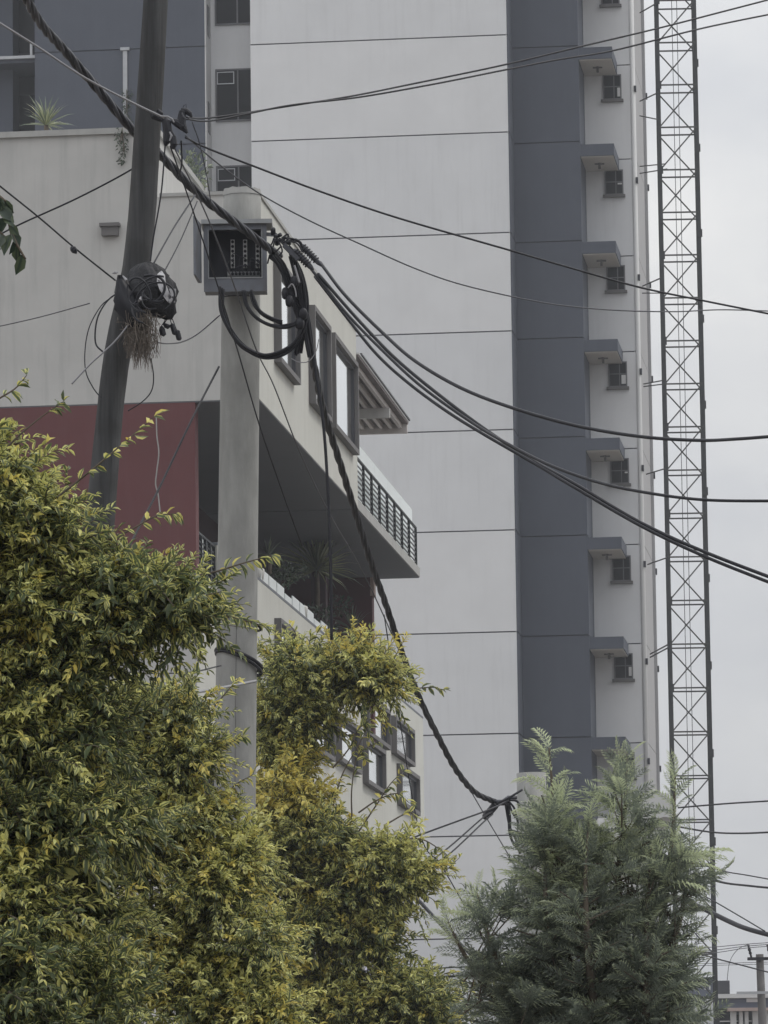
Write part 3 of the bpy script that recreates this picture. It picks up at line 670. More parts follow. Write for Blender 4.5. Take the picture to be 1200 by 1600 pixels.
wire('thin wire hanging below the straw nest', [(236, 560), (240, 590), (236, 612), (222, 628), (200, 642)], .0045, z=(32.8, 32.9), group=GD)
wire('light grey cable crossing low in front of the concrete pole', [(150, 1078), (175, 1083), (230, 1085), (300, 1082), (350, 1074), (400, 1064)], .012, 'cable_pale', z=(30, 37.8))
wire('dark wire above the light grey cable among the leaves', [(170, 1049), (240, 1052), (300, 1050), (345, 1040)], .006, z=(34, 37.5))
GJ = 'wires fanning out from the half hidden pole'
wire('topmost wire fanning left from the junction', [(796, 1250), (767, 1264), (715, 1283), (640, 1311), (560, 1345)], .0095, z=(51.4, 49), group=GJ)
wire('middle wire fanning left from the junction', [(770, 1268), (753, 1279), (700, 1325), (640, 1371), (590, 1412)], .0085, z=(51.4, 49), group=GJ)
wire('lowest wire fanning left from the junction', [(770, 1272), (756, 1284), (705, 1332), (650, 1376), (600, 1420)], .0085, z=(51.3, 49), group=GJ)
wire('thick grey strut slanting down right beside the tower foot', [(620, 1370), (650, 1402), (700, 1456), (760, 1515)], .03, 'cable_grey', z=(70, 70), cat='strut', name='strut')
GR = 'wires leaving the right edge'
for i, (lab, pts, r) in enumerate((
    ('uppermost wire right of the mast bottom', [(1060, 1262), (1118, 1257), (1160, 1254), (1230, 1250)], .011),
    ('gently sagging wire under the uppermost one right of the mast', [(1050, 1290), (1110, 1300), (1160, 1302), (1230, 1299)], .012),
    ('thin wire sloping down to the right edge above the thicker one', [(1080, 1346), (1130, 1361), (1170, 1368), (1230, 1379)], .008),
    ('dark wire sloping gently down right of the mast', [(1080, 1366), (1130, 1379), (1170, 1384), (1230, 1390)], .014),
    ('thick black cable sloping down across the mast foot', [(1055, 1400), (1095, 1418), (1140, 1440), (1170, 1452), (1230, 1468)], .03),
    ('thin wire joining the thick cable at the right edge', [(1080, 1390), (1110, 1405), (1160, 1434), (1195, 1455)], .008),
    ('thin wire sloping down behind the far pole', [(1060, 1480), (1120, 1498), (1170, 1511), (1230, 1527)], .009))):
    wire(lab, pts, r, z=(60, 57), group=GR)
for lab, y0, y1 in (('upper of three thin lines meeting the far pole insulators', 1482, 1475), ('middle of three thin lines meeting the far pole insulators', 1488, 1478), ('lowest of three thin lines meeting the far pole insulators', 1493, 1481)):
    wire(lab, [(1085, y0), (1130, (y0 + y1) / 2), (1169, y1), (1230, y1 - 4)], .008, 'cable_grey', z=(93, 94.6), group=GR)
for lab, y in (('upper of two thin lines passing behind the far pole', 1506), ('lower of two thin lines passing behind the far pole', 1509)):
    wire(lab, [(1075, y), (1150, y - 1.5), (1230, y - 3.5)], .006, 'cable_grey', z=(99, 99), group=GR)
wire('thin jumper wire curving down from the far pole insulator', [(1168, 1476), (1155, 1482), (1145, 1493), (1139, 1508), (1136, 1534)], .006, 'cable_grey', z=(94.6, 96))
GL = 'service lines low in front of the tower'
for lab, y0, y1, r in (('upper thin line low across the tower foot', 1516, 1511, .010), ('lower thicker line low across the tower foot', 1529, 1525, .018), ('faint line lowest across the tower foot', 1586, 1582, .008)):
    wire(lab, [(560, y0 + 1), (640, y0), (720, y1), (860, y1 - 3)], r, z=(62, 62), group=GL)

# cable loops around the cabinet
def loop(name, label, pts, z, r, cnt, spread, cat='cable'):
    k = len(pts) - 1; o = None; base = P(*pts[0], z[0])
    o = empty(name, base, label, cat)
    for c in range(cnt):
        dx, dy, dd = random.uniform(-spread, spread), random.uniform(-spread, spread), random.uniform(-.03, .03)
        w = [P(q[0] + dx + random.uniform(-1.2, 1.2), q[1] + dy + random.uniform(-1.2, 1.2), z[0] + (z[1] - z[0]) * i / k + dd) - base for i, q in enumerate(pts)]
        MB().tube(smooth_path(w, 9), r, 7).build('loop_strand', M['cable'], o, True)
    return o
loop('cable_loop', 'large drooping loop of black cables under the cabinet', [(345, 452), (346, 485), (357, 515), (380, 543), (410, 556), (440, 552), (462, 535), (476, 505), (478, 470), (470, 430), (455, 400)], (37.4, 37.4), .011, 5, 3.5)
loop('cable_loop', 'smaller inner loop of black cables beneath the cabinet', [(378, 455), (384, 478), (402, 498), (425, 509), (448, 510), (468, 500), (475, 480), (470, 450), (462, 425)], (37.4, 37.4), .011, 4, 3)
loop('cable_loop', 'short black cables curving down from the cabinet floor', [(392, 455), (396, 472), (405, 487), (420, 498), (440, 505)], (37.45, 37.4), .011, 3, 3)
loop('cable_bundle', 'dense vertical bundle of black cables right of the cabinet', [(428, 396), (440, 410), (449, 430), (457, 455), (468, 480), (473, 505), (470, 530), (466, 550)], (37.3, 37.5), .013, 8, 5.5)
loop('cable_bundle', 'black cables gathered below the strain clamps', [(455, 400), (462, 425), (468, 450), (474, 475), (478, 500), (482, 530), (486, 560)], (37.35, 37.5), .011, 6, 5)
loop('cable_bundle', 'thin jumper cables arching over the strain clamps', [(444, 380), (452, 376), (462, 376), (470, 382), (473, 392)], (37.3, 37.3), .007, 4, 3)
jb_ = MB()   # taped joint lumps on the bundle
for x, y, r in ((445, 458, 5.5), (452, 470, 7), (474, 490, 7), (468, 505, 8), (460, 440, 8)):
    c = P(x, y, 37.3); jb_.tube([c + Vector((0, 0, .045)), c + Vector((0, 0, .03)), c, c - Vector((0, 0, .035)), c - Vector((0, 0, .05))], [r * .3 / F * 37, r * .8 / F * 37, r / F * 37, r * .85 / F * 37, r * .3 / F * 37], 9)
tag(jb_.build('cable_joint', M['cable'], None, True), 'black taped joint lumps on the cable bundle beside the cabinet', 'cable joint')
wire('pale banded wire on the black bundle below the clamps', [(460, 415), (464, 428), (468, 442)], .009, 'cable_pale', z=(37.15, 37.15))
wire('pale hooked wire on the black bundle', [(450, 450), (456, 444), (461, 452), (463, 464)], .006, 'cable_pale', z=(37.2, 37.2))
wire('thin pale wire looping under the window boxes to the bundle', [(455, 560), (468, 566), (483, 564), (494, 548), (498, 530)], .004, 'cable_pale', z=(37.4, 37.4))
# strain clamps / insulator on the bracket
def clamp(label, a, b, r, z):
    pa, pb = P(*a, z), P(*b, z); o = empty('strain_clamp', pa, label, 'clamp'); d = pb - pa
    MB().tube([Vector(), d * .1, d * .85, d], [r * .5, r, r * .8, r * .3], 10).build('clamp_body', M['cable_grey'], o, True)
    for k in range(7):
        q = d * (.12 + .1 * k); MB().tube([q - d * .02, q + d * .02], r * 1.28, 10).build('clamp_rib', M['cable'], o)
    MB().tube([-d * .2, Vector()], r * .25, 6).build('clamp_hook', M['cable'], o)
clamp('upper ribbed strain clamp beside the cabinet', (470, 382), (503, 416), .024, 37.3)
clamp('lower ribbed strain clamp beside the cabinet', (458, 390), (490, 422), .026, 37.3)
pa = P(444, 383, 37.25); pw = empty('wedge_clamp', pa, 'grey wedge clamp hanging next to the ribbed clamps', 'clamp')
MB().bar(Vector(), P(466, 406, 37.25) - pa, .05, .035).build('clamp_body', M['cable_grey'], pw)
MB().bar(P(438, 377, 37.25) - pa, Vector(), .014).build('clamp_hook', M['cable'], pw)
pb = P(417, 366, 37.6); br = empty('cable_bracket', pb, 'small steel bracket with bolts at the cabinet side', 'bracket')
MB().bar(Vector(), P(430, 367, 37.4) - pb, .03, .03).build('bracket_arm', M['galv'], br)
for k, (x, y, s) in enumerate(((427, 362, 10), (431, 371, 9), (436, 368, 8), (440, 376, 9), (445, 372, 6), (433, 379, 8), (450, 379, 8))):
    c = P(x, y, 37.35) - pb; q = s / F * 37; dd = Vector((random.uniform(-1, 1), random.uniform(-.5, .5), random.uniform(-1, 1))).normalized() * q
    MB().tube([c - dd * .6, c - dd * .5, c + dd * .5, c + dd * .7], [q * .3, q * .45, q * .4, q * .2], 7).build('bolt', M['cable'], br)
for q in ([(430, 372), (426, 390), (424, 402)], [(436, 378), (441, 392), (436, 400)], [(440, 372), (450, 366), (449, 376)], [(428, 372), (424, 382), (418, 384)], [(440, 384), (430, 394), (422, 398), (418, 412)]):
    MB().tube(smooth_path([P(x, y, 37.3) - pb for x, y in q], 6), .007, 6).build('tie_wire', M['cable'], br, True)
# clamp cluster on the wooden pole
pc = P(262, 190, 32.75); cl = empty('dead_end_bracket', pc, 'black dead-end bracket of clamps on the wooden pole', 'bracket')
def lump(pts, rs, name='clamp_body', m='cable', z=32.75, seg=9):
    MB().tube([P(x, y, z) - pc for x, y in pts], [r / F * 33 for r in rs], seg, True, .12).build(name, M[m], cl)
lump([(236, 178), (240, 180), (256, 187), (258, 188)], [3, 6.5, 6, 3], 'pole_clamp')
lump([(256, 184), (260, 190), (263, 205), (260, 222), (258, 228)], [4, 7, 7.5, 6, 2])
lump([(266, 206), (270, 214), (272, 226), (270, 233)], [3, 6, 6.5, 2.5])
lump([(268, 188), (277, 192), (286, 198), (293, 208)], [4, 7, 7, 2])
lump([(283, 196), (284, 184), (285, 174), (286, 170)], [7, 6.5, 5.5, 2])
lump([(283, 172), (291, 173), (297, 178), (300, 183)], [4, 5, 4, 1.5])
lump([(246, 172), (250, 176), (255, 178)], [2.5, 3.5, 2])
lump([(252, 182), (262, 182), (269, 186), (272, 191)], [1.3, 1.5, 1.5, 1], 'bail_wire', 'cable_pale', 32.5)
lump([(265, 206), (268, 212), (265, 220)], [1.3, 1.8, 1], 'bail_wire', 'cable_pale', 32.5)
lump([(285, 171), (287, 165), (291, 163), (291, 169)], [.6, .6, .6, .5], 'bail_wire', 'cable')
lump([(284, 176), (287, 183), (291, 186), (296, 185)], [1, 1.4, 1.2, .7], 'bail_wire', 'cable_grey', 32.5)
# black joint on the left wire
c = P(115, 391, 31.9); jm = MB()
jm.tube([c + Vector((-.02, 0, .02)), c + Vector((-.005, 0, .012)), c + Vector((.006, 0, -.008)), c + Vector((.02, 0, -.022))], [.008, .024, .02, .006], 8, True, .2)
tag(jm.build('wire_joint', M['cable'], None), 'small black joint hanging on the thin left wire', 'wire joint')

# wrapped bundle and nest on the wooden pole
cb_ = P(236, 458, 32.7); wrap = empty('wrapped_bundle', cb_, 'bulging black plastic wrapped bundle with white printed strip on the wooden pole', 'bundle')
def blob(prof, n=18, jit=.06, zz0=32.7):
    """prof: list of (px,py left) (px,py right); depth follows half the width"""
    m = MB(); rows = []
    for (xl, xr, y) in prof:
        c = P((xl + xr) / 2, y, zz0) - cb_; r = (xr - xl) / 2 / F * zz0; rows.append((c, r))
    b = len(m.v)
    for c, r in rows:
        for k in range(n):
            a = 2 * math.pi * k / n; q = r * (1 + jit * (.7 * math.sin(a * 5 + c.z * 25) + .5 * math.sin(a * 11 - c.z * 60 + 1) + .4 * math.sin(a * 17 + c.z * 30) + random.uniform(-.45, .45))); m.v.append((c.x + math.cos(a) * q, c.y + math.sin(a) * q * .8, c.z + random.uniform(-.004, .004)))
    for i in range(len(rows) - 1):
        for k in range(n):
            k2 = (k + 1) % n; m.f.append((b + i * n + k, b + i * n + k2, b + (i + 1) * n + k2, b + (i + 1) * n + k))
    m.f.append(tuple(b + k for k in range(n))); m.f.append(tuple(b + (len(rows) - 1) * n + k for k in range(n)))
    return m
blob([(226, 236, 410), (214, 247, 414), (205, 256, 422), (200, 264, 432), (196, 271, 444), (193, 276, 456), (196, 276, 468), (206, 275, 480), (222, 273, 490), (250, 270, 496), (258, 268, 499)], 60, .10).build('plastic_sheet', M['bag'], wrap, True)
blob([(184, 190, 430), (181, 196, 440), (179, 206, 456), (180, 214, 470), (182, 222, 484), (192, 226, 498), (200, 224, 512)], 30, .16, 32.6).build('tape_wrapping', M['cable'], wrap, True)
lb = MB(); L_ = [(246, 424), (253, 423), (258, 432), (257, 441), (262, 452), (267, 462), (271, 470), (270, 474)]; R_ = []
ln_ = [(246, 428), (245, 440), (249, 452), (256, 464), (262, 472), (268, 476)]; rn_ = [(252, 423), (257, 430), (258, 444), (263, 456), (270, 466), (273, 472)]
ctr = P(236, 456, 32.7)
def on_bag(x, y):
    r = 40 / F * 32.7; q = P(x, y, 32.7); dx = (q.x - ctr.x) / r; dz_ = (q.z - ctr.z) / r
    return P(x, y, 32.7 - .8 * r * math.sqrt(max(.05, 1 - dx * dx - dz_ * dz_)) - .03) - cb_
vs = [on_bag(*q) for q in ln_] + [on_bag(*q) for q in rn_]
vs2 = [v + Vector((.004, .006, 0)) for v in vs]; nn = len(ln_)
lb.add(vs + vs2, [(i, i + 1, nn + i + 1, nn + i) for i in range(nn - 1)] + [(2 * nn + i, 2 * nn + nn + i, 2 * nn + nn + i + 1, 2 * nn + i + 1) for i in range(nn - 1)]
       + [(i, 2 * nn + i, 2 * nn + i + 1, i + 1) for i in range(nn - 1)] + [(nn + i + 1, 3 * nn + i + 1, 3 * nn + i, nn + i) for i in range(nn - 1)])
lb.build('printed_strip', M['baglabel'], wrap)
fl = MB(); q = [on_bag(264, 451), on_bag(275, 451), on_bag(275, 462), on_bag(268, 464)]
fl.add(q + [v + Vector((0, .01, 0)) for v in q], [(0, 1, 2, 3), (7, 6, 5, 4), (0, 4, 5, 1), (1, 5, 6, 2), (2, 6, 7, 3), (3, 7, 4, 0)]); fl.build('plastic_sheen', M['cable_pale'], wrap)  # pale patch laid on as the grey sheen of the plastic
for k in range(9):
    cx_, cy_ = random.gauss(226, 12), random.gauss(462, 14); rx_, ry_ = random.uniform(14, 36), random.uniform(10, 30); t_ = random.uniform(-.6, .9); zc_ = 32.45 + random.uniform(-.12, .2); a0 = random.uniform(0, 6.28); sw = random.uniform(2.5, 5.6); pp = []
    for j in range(9):
        a = a0 + sw * j / 8; ex, ey = math.cos(a) * rx_, math.sin(a) * ry_
        pp.append(P(min(cx_ + ex * math.cos(t_) - ey * math.sin(t_), 276), cy_ + ex * math.sin(t_) + ey * math.cos(t_), zc_ - .12 * max(0, math.cos(a * .5))) - cb_)
    MB().tube(smooth_path(pp, 4), random.choice((.005, .007, .010)), 5).build('coil_strand', M['cable'], wrap, True)
sl = MB()
for (x0_, y0_, x1_, y1_) in ((192, 431, 201, 444), (216, 472, 220, 464), (176, 427, 184, 425)):
    sl.tube([P(x0_, y0_, 32.3) - cb_, P((x0_ + x1_) / 2 + 1, (y0_ + y1_) / 2, 32.25) - cb_, P(x1_, y1_, 32.3) - cb_], [.004, .011, .004], 6)
sl.build('cable_end', M['cable_pale'], wrap)
GC = 'black connectors dangling under the wrapped bundle'
for lab, pts, r in (('leftmost black connector dangling under the wrapped bundle', [(252, 510), (253, 515), (255, 523), (254, 525)], 5), ('middle black connector dangling under the wrapped bundle', [(256, 506), (259, 509), (264, 511), (265, 512)], 4), ('longer black connector dangling right under the wrapped bundle', [(268, 506), (269, 508), (273, 521), (274, 523)], 4), ('lowest rightmost black connector dangling under the wrapped bundle', [(276, 516), (277, 518), (280, 530), (280, 532)], 4.4)):
    b = P(*pts[0], 32.7); o = empty('connector', b, lab, 'connector', GC)
    MB().tube([P(x, y, 32.7) - b for x, y in pts], [r * .5 / F * 33, r / F * 33, r / F * 33, r * .5 / F * 33], 9).build('connector_body', M['cable'], o)
    MB().tube(smooth_path([P(262 + (pts[0][0] - 262) * .3, 494, 32.7) - b, P((262 + pts[0][0]) / 2 + 1, 500, 32.7) - b, Vector()], 5), .0035, 5).build('lead', M['cable'], o, True)
ne = MB()
for k in range(420):
    x = rng.normal(221, 11); y = rng.uniform(480, 545); x = min(max(x, 196), 247); ln_y = rng.uniform(12, 55) * (1 if y < 540 else .6)
    x2 = x + rng.normal(0, 5) + (x - 221) * .05; y2 = min(y + ln_y, 590 if abs(x2 - 232) < 6 else 578 if abs(x2 - 214) < 8 else 560)
    z_ = 32.62 + rng.normal(0, .05)
    ne.tube([P(x, y, z_), P((x + x2) / 2 + rng.normal(0, 3), (y + y2) / 2, z_ + rng.normal(0, .02)), P(x2, y2, z_ + rng.normal(0, .03))], [.0028, .0022, .001], 3, False)
for k in range(220):
    x, y = rng.normal(222, 12), rng.uniform(490, 540); z_ = 32.6 + rng.normal(0, .05); a = rng.uniform(0, 6.28); l_ = rng.uniform(5, 13)
    ne.tube([P(x, y, z_), P(x + math.cos(a) * l_ * .6, y + math.sin(a) * l_ * .5, z_ - .03), P(x + math.cos(a) * l_, y + math.sin(a) * l_, z_)], [.0025, .003, .0015], 3, False)
tag(ne.build('bird_nest', M['straw'], None), 'ragged straw bird nest hanging under the wrapped bundle', 'nest')

# junction at the second pole
pj = P(770, 1262, 51.4); jn = empty('cable_junction', pj, 'black ribbed cable splice and looped tails at the half hidden pole', 'junction')
MB().tube([P(776, 1256, 51.4) - pj, P(774, 1258, 51.4) - pj, P(758, 1277, 51.4) - pj, P(756, 1280, 51.4) - pj], [.02, .045, .04, .02], 10, True, .08).build('splice_sleeve', M['cable'], jn)
MB().tube([P(774, 1254, 51.4) - pj, P(786, 1254, 51.4) - pj, P(795, 1247, 51.4) - pj, P(808, 1246, 51.4) - pj], [.03, .035, .03, .02], 8).build('dead_end_arm', M['cable_grey'], jn, True)
for q in ([(780, 1254), (796, 1246), (816, 1234)], [(790, 1256), (794, 1272), (796, 1300), (802, 1318), (812, 1330)], [(792, 1254), (797, 1275), (798, 1305), (804, 1320), (812, 1326)], [(795, 1252), (803, 1262), (807, 1275), (810, 1290)], [(794, 1252), (800, 1268), (806, 1278)], [(796, 1250), (808, 1252), (812, 1262)], [(790, 1258), (796, 1290), (806, 1312), (813, 1334)]):
    MB().tube(smooth_path([P(x, y, 51.35 + random.uniform(-.05, .05)) - pj for x, y in q], 7), .013, 6).build('cable_tail', M['cable'], jn, True)

# ================================================================== FOLIAGE
TV = np.array([(0, 0, 0), (-.36, .28, .10), (0, .28, 0), (.36, .28, .10), (-.42, .62, .04), (0, .62, -.08), (.42, .62, .04), (0, 1, -.26)], float)
TF = [(0, 2, 1), (0, 3, 2), (1, 2, 5, 4), (2, 3, 6, 5), (4, 5, 7), (5, 6, 7)]
TU = np.array([(.5, 0), (0, .28), (.5, .28), (1, .28), (0, .62), (.5, .62), (1, .62), (.5, 1)])
def norm(a): return a / np.maximum(np.linalg.norm(a, axis=-1, keepdims=True), 1e-9)
def mass_mesh(name, tv, tf, tu, pos, dr, nrm, ln, wd, tint, m):
    """joined copies of a small template: x along side, y along dr, z along normal"""
    n, k = len(pos), len(tv); sd_ = norm(np.cross(dr, nrm)); nm = np.cross(sd_, dr)
    v = pos[:, None] + tv[None, :, 0:1] * (sd_ * wd[:, None])[:, None] + tv[None, :, 1:2] * (dr * ln[:, None])[:, None] + tv[None, :, 2:3] * (nm * ln[:, None])[:, None]
    v = v.reshape(-1, 3)
    lt = np.array([len(f) for f in tf]); flat = np.concatenate([np.array(f) for f in tf])
    idx = (flat[None] + (np.arange(n) * k)[:, None]).ravel().astype(np.int32); tot = np.tile(lt, n).astype(np.int32)
    me = bpy.data.meshes.new(name); me.vertices.add(n * k); me.vertices.foreach_set('co', v.astype(np.float32).ravel())
    me.loops.add(len(idx)); me.loops.foreach_set('vertex_index', idx)
    st = np.concatenate([[0], np.cumsum(tot)[:-1]]).astype(np.int32)
    me.polygons.add(len(tot)); me.polygons.foreach_set('loop_start', st); me.polygons.foreach_set('loop_total', tot)
    uv = me.uv_layers.new(name='UVMap'); uv.data.foreach_set('uv', np.tile(tu[flat], (n, 1)).astype(np.float32).ravel())
    at = me.attributes.new('tint', 'FLOAT_COLOR', 'POINT'); c = np.ones((n, k, 4), np.float32); c[:, :, :3] = tint[:, None]
    at.data.foreach_set('color', c.ravel()); me.materials.append(m); me.update(calc_edges=True); me.validate(); return me
def single(name, tv, tf, tu, tint, m):
    return mass_mesh(name, tv, tf, tu, np.zeros((1, 3)), np.array([[0, 1., 0]]), np.array([[0, 0, 1.]]), np.ones(1), np.ones(1), np.array([tint]), m)
def project(p):
    q = p - np.array(CAM); f = q @ np.array(FWD); return np.stack([600 + F * (q @ np.array(RT)) / f, 800 - F * (q @ np.array(UP)) / f], 1), f
def pick_front(pos, ln, cell, count):
    xy, dep = project(pos); ok = (xy[:, 0] > 0) & (xy[:, 0] < 1200) & (xy[:, 1] > 0) & (xy[:, 1] < 1600)
    best = {}
    for i in np.argsort(dep):
        if ok[i]:
            key = (int(xy[i, 0] // cell), int(xy[i, 1] // cell))
            best.setdefault(key, i)
    ids = np.array(list(best.values())); sc = ln[ids] / dep[ids]; return ids[np.argsort(-sc)[:count]]
def as_parts(name, meshes, pick, pos, dr, nrm, ln, wd, parent, base, which):
    sd_ = norm(np.cross(dr, nrm)); nm = np.cross(sd_, dr)
    for i in pick:
        o = link(name, meshes[which[i]], parent); s, d_, q, p_ = sd_[i] * wd[i], dr[i] * ln[i], nm[i] * ln[i], pos[i] - base
        o.matrix_local = Matrix(((s[0], d_[0], q[0], p_[0]), (s[1], d_[1], q[1], p_[1]), (s[2], d_[2], q[2], p_[2]), (0, 0, 0, 1)))
def V(a): return np.array(a, float)
tints = [(.12, .1, .4), (.3, .2, .7), (.5, .3, .8), (.85, .5, .8), (.0, .0, .2), (1, .95, .7)]
leaf_meshes = [single('leaf', TV, TF, TU, t, M['leaf']) for t in tints]

def shrub(name, label, clumps, leaf, dens, stems, sprigs=(), seed=1, gold=.18, orange=(), parts=280, face=.5):
    """clumps: (px,py,rx,ry,depth,rz_m); shoots grow out of every clump, leaves in pairs along each shoot"""
    r = np.random.default_rng(seed); pos = []; dr = []; nr = []; ln = []; tn = []; tw_ = MB()
    cx = P(clumps[0][0], 1600, clumps[0][4]); base = Vector((cx.x, cx.y, 0))
    root = empty(name, base, label, 'shrub')
    def shoot(o, d, L_, lf, yel, org):
        npair = max(3, int(L_ / (lf * .42))); side_ = norm(np.cross(d, r.normal(size=3))); droop = V((0, 0, -1)) * .25
        pts = []
        for k in range(npair + 1):
            t = k / npair; pts.append(o + d * L_ * t + V((0, 0, -.22 * L_ * t * t)))
        tw_.tube([Vector(p_) - base for p_ in (pts[0], pts[len(pts) // 2], pts[-1])], [lf * .055, lf * .04, lf * .02], 3, False)
        for k in range(npair + 1):
            t = k / npair; s = side_ if k % 2 else np.cross(d, side_)
            for sg in (1, -1):
                if r.random() < .06: continue
                q = norm(d * (.45 + .5 * t) + s * sg * (.9 - .4 * t) + droop + r.normal(size=3) * .22)
                n_ = norm(np.cross(np.cross(q, V((0, 0, 1)) + r.normal(size=3) * .45), q) + V((0, -.25, 0)))
                pos.append(pts[k]); dr.append(q); nr.append(n_); ln.append(lf * r.uniform(.7, 1.15) * (1 - .35 * max(0, t - .6) / .4))
                y = np.clip(yel * (.35 + .9 * t * t) + r.normal() * .12, 0, 1)
                if r.random() < .03: y = 1.0
                tn.append((y, np.clip(org + r.normal() * .15, 0, 1) if y > .25 else org * .5, r.random()))
    for (px, py, rx, ry, Z, rz, *dn) in clumps:
        rx = max(rx - 42, rx * .45); ry = max(ry - 42, ry * .45); rz *= .8
        c = V(P(px, py, Z)); u = Z / F; n = int(dens * ((rx + 26) * (ry + 26)) / 1000 * (dn[0] if dn else 1))
        yel_c = np.clip(r.normal(gold * 2.2, .14), .02, .9)
        for k in range(n):
            a = norm(r.normal(size=3)); a[1] = -abs(a[1]) if r.random() < face else a[1]
            q = a * (r.uniform(.25, .95) ** .6 + (.15 + .3 * r.random() if r.random() < .16 else 0))
            o = c + V((q[0] * rx * u, q[1] * rz, q[2] * ry * u)); d = norm(a * .6 + V((0, -.12, .42)) + r.normal(size=3) * .45)
            xy = project(o[None])[0][0]; org = .06
            for (ox, oy, orad) in orange:
                if (xy[0] - ox) ** 2 + (xy[1] - oy) ** 2 < orad ** 2: org = .6
            if r.random() < (.05 if leaf < .0455 else .13): org = .6
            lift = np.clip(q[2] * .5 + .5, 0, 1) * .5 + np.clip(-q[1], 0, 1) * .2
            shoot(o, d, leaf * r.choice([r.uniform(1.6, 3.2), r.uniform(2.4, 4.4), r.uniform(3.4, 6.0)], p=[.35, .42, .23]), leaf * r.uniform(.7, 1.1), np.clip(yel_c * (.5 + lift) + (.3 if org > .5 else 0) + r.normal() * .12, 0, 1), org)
    for sp_ in sprigs:
        pts_, Z, cnt, sz, yel = sp_[:5]; w = [V(P(x, y, Z)) for x, y in pts_]
        sm = smooth_path([Vector(p_) for p_ in w], 8); tw_.tube([p_ - base for p_ in sm], list(np.linspace(leaf * .09, leaf * .03, len(sm))), 5, False)
        t0 = sp_[5] if len(sp_) > 5 else .35
        for k in range(cnt):
            t = t0 + (1 - t0) * k / max(1, cnt - 1); i = min(int(t * (len(sm) - 1)), len(sm) - 2); p_ = V(sm[i].lerp(sm[i + 1], t * (len(sm) - 1) - i)); d = norm(V(sm[i + 1]) - V(sm[i]))
            for sg in (1, -1):
                q = norm(d * r.uniform(.3, .8) + np.cross(d, norm(r.normal(size=3))) * .9 + V((0, 0, -.25))); n_ = norm(V((0, -.6, .8)) + r.normal(size=3) * .4)
                pos.append(p_); dr.append(q); nr.append(n_); ln.append(leaf * sz * r.uniform(.75, 1.15)); tn.append((np.clip(yel + r.normal() * .2, 0, 1), np.clip(.35 + r.normal() * .3, 0, 1), r.random()))
    pos, dr, nr, ln, tn = map(lambda a: np.array(a, float), (pos, dr, nr, ln, tn)); wd = ln * r.uniform(.34, .50, len(ln))
    pick = pick_front(pos + dr * ln[:, None] * .5, ln, leaf / clumps[0][4] * F * .8, parts)
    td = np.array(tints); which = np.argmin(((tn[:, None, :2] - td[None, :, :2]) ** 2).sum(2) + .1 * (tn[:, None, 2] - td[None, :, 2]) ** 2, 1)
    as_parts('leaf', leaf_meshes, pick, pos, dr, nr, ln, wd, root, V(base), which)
    keep = np.ones(len(pos), bool); keep[pick] = False
    me = mass_mesh('foliage', TV, TF, TU, (pos - V(base))[keep], dr[keep], nr[keep], ln[keep], wd[keep], tn[keep], M['leaf'])
    link('foliage', me, root, 'stuff')
    tw_.build('twigs', M['bark'], root, kind='stuff')
    for st in stems:
        pts_ = [Vector((st[0], st[1], 0))] + [P(*q) for q in st[2]]; pts_ = smooth_path(pts_, 6)
        MB().tube([p_ - base for p_ in pts_], list(np.linspace(st[3], st[3] * .35, len(pts_))), 7).build('stem', M['bark'], root, True)
    print(name, 'leaves', len(pos)); return root
Z1 = 14.0
c1 = [(20, 800, 80, 80, Z1), (85, 850, 62, 66, Z1), (-60, 780, 110, 130, Z1), (170, 945, 85, 56, Z1), (235, 968, 75, 44, Z1), (285, 968, 52, 34, Z1), (60, 950, 130, 90, Z1), (140, 1005, 95, 60, Z1),
      (10, 1050, 130, 110, Z1), (100, 1075, 75, 70, Z1), (30, 1180, 120, 100, Z1 - .1), (130, 1160, 70, 70, Z1), (-80, 1000, 120, 250, Z1), (70, 1300, 120, 90, Z1 - .15), (20, 1420, 90, 110, Z1 - .2),
      (-10, 1540, 110, 90, Z1 - .3), (120, 1420, 90, 100, Z1 + .3), (130, 1560, 110, 80, Z1), (170, 1280, 80, 80, Z1 + .2), (60, 1660, 160, 80, Z1 - .2), (-60, 1300, 90, 300, Z1)]
c1 = [c + (.26,) for c in c1]
sp1 = [([(-30, 745), (20, 690), (60, 655), (100, 627)], Z1 - .1, 6, .9, .1, .8), ([(60, 800), (130, 745), (190, 695), (240, 652)], Z1 - .15, 11, 1.0, .55, .3), ([(130, 860), (200, 830), (240, 808), (275, 802)], Z1 - .1, 8, .95, .4, .5),
       ([(270, 905), (330, 895), (380, 880), (424, 868)], Z1 - .1, 9, 1.0, .45, .4), ([(-30, 640), (0, 622), (25, 606), (42, 586)], Z1 - .2, 5, .9, .2, .4), ([(200, 985), (260, 980), (300, 970), (345, 962)], Z1 - .1, 9, 1, .25, .4), ([(150, 975), (230, 960), (290, 938), (345, 925)], Z1 - .15, 8, 1, .3, .5)]
shrub('variegated_shrub', 'nearest gold edged shrub filling the left edge and lower left corner', c1, .045, 46, [(-1.0, Z1 + .1, [(20, 1500, Z1), (40, 1100, Z1), (60, 850, Z1)], .022), (-1.3, Z1, [(-40, 1300, Z1), (0, 900, Z1)], .02)], sp1, 3, .22, [(40, 1010, 40)], 290)
Z2 = 21.0
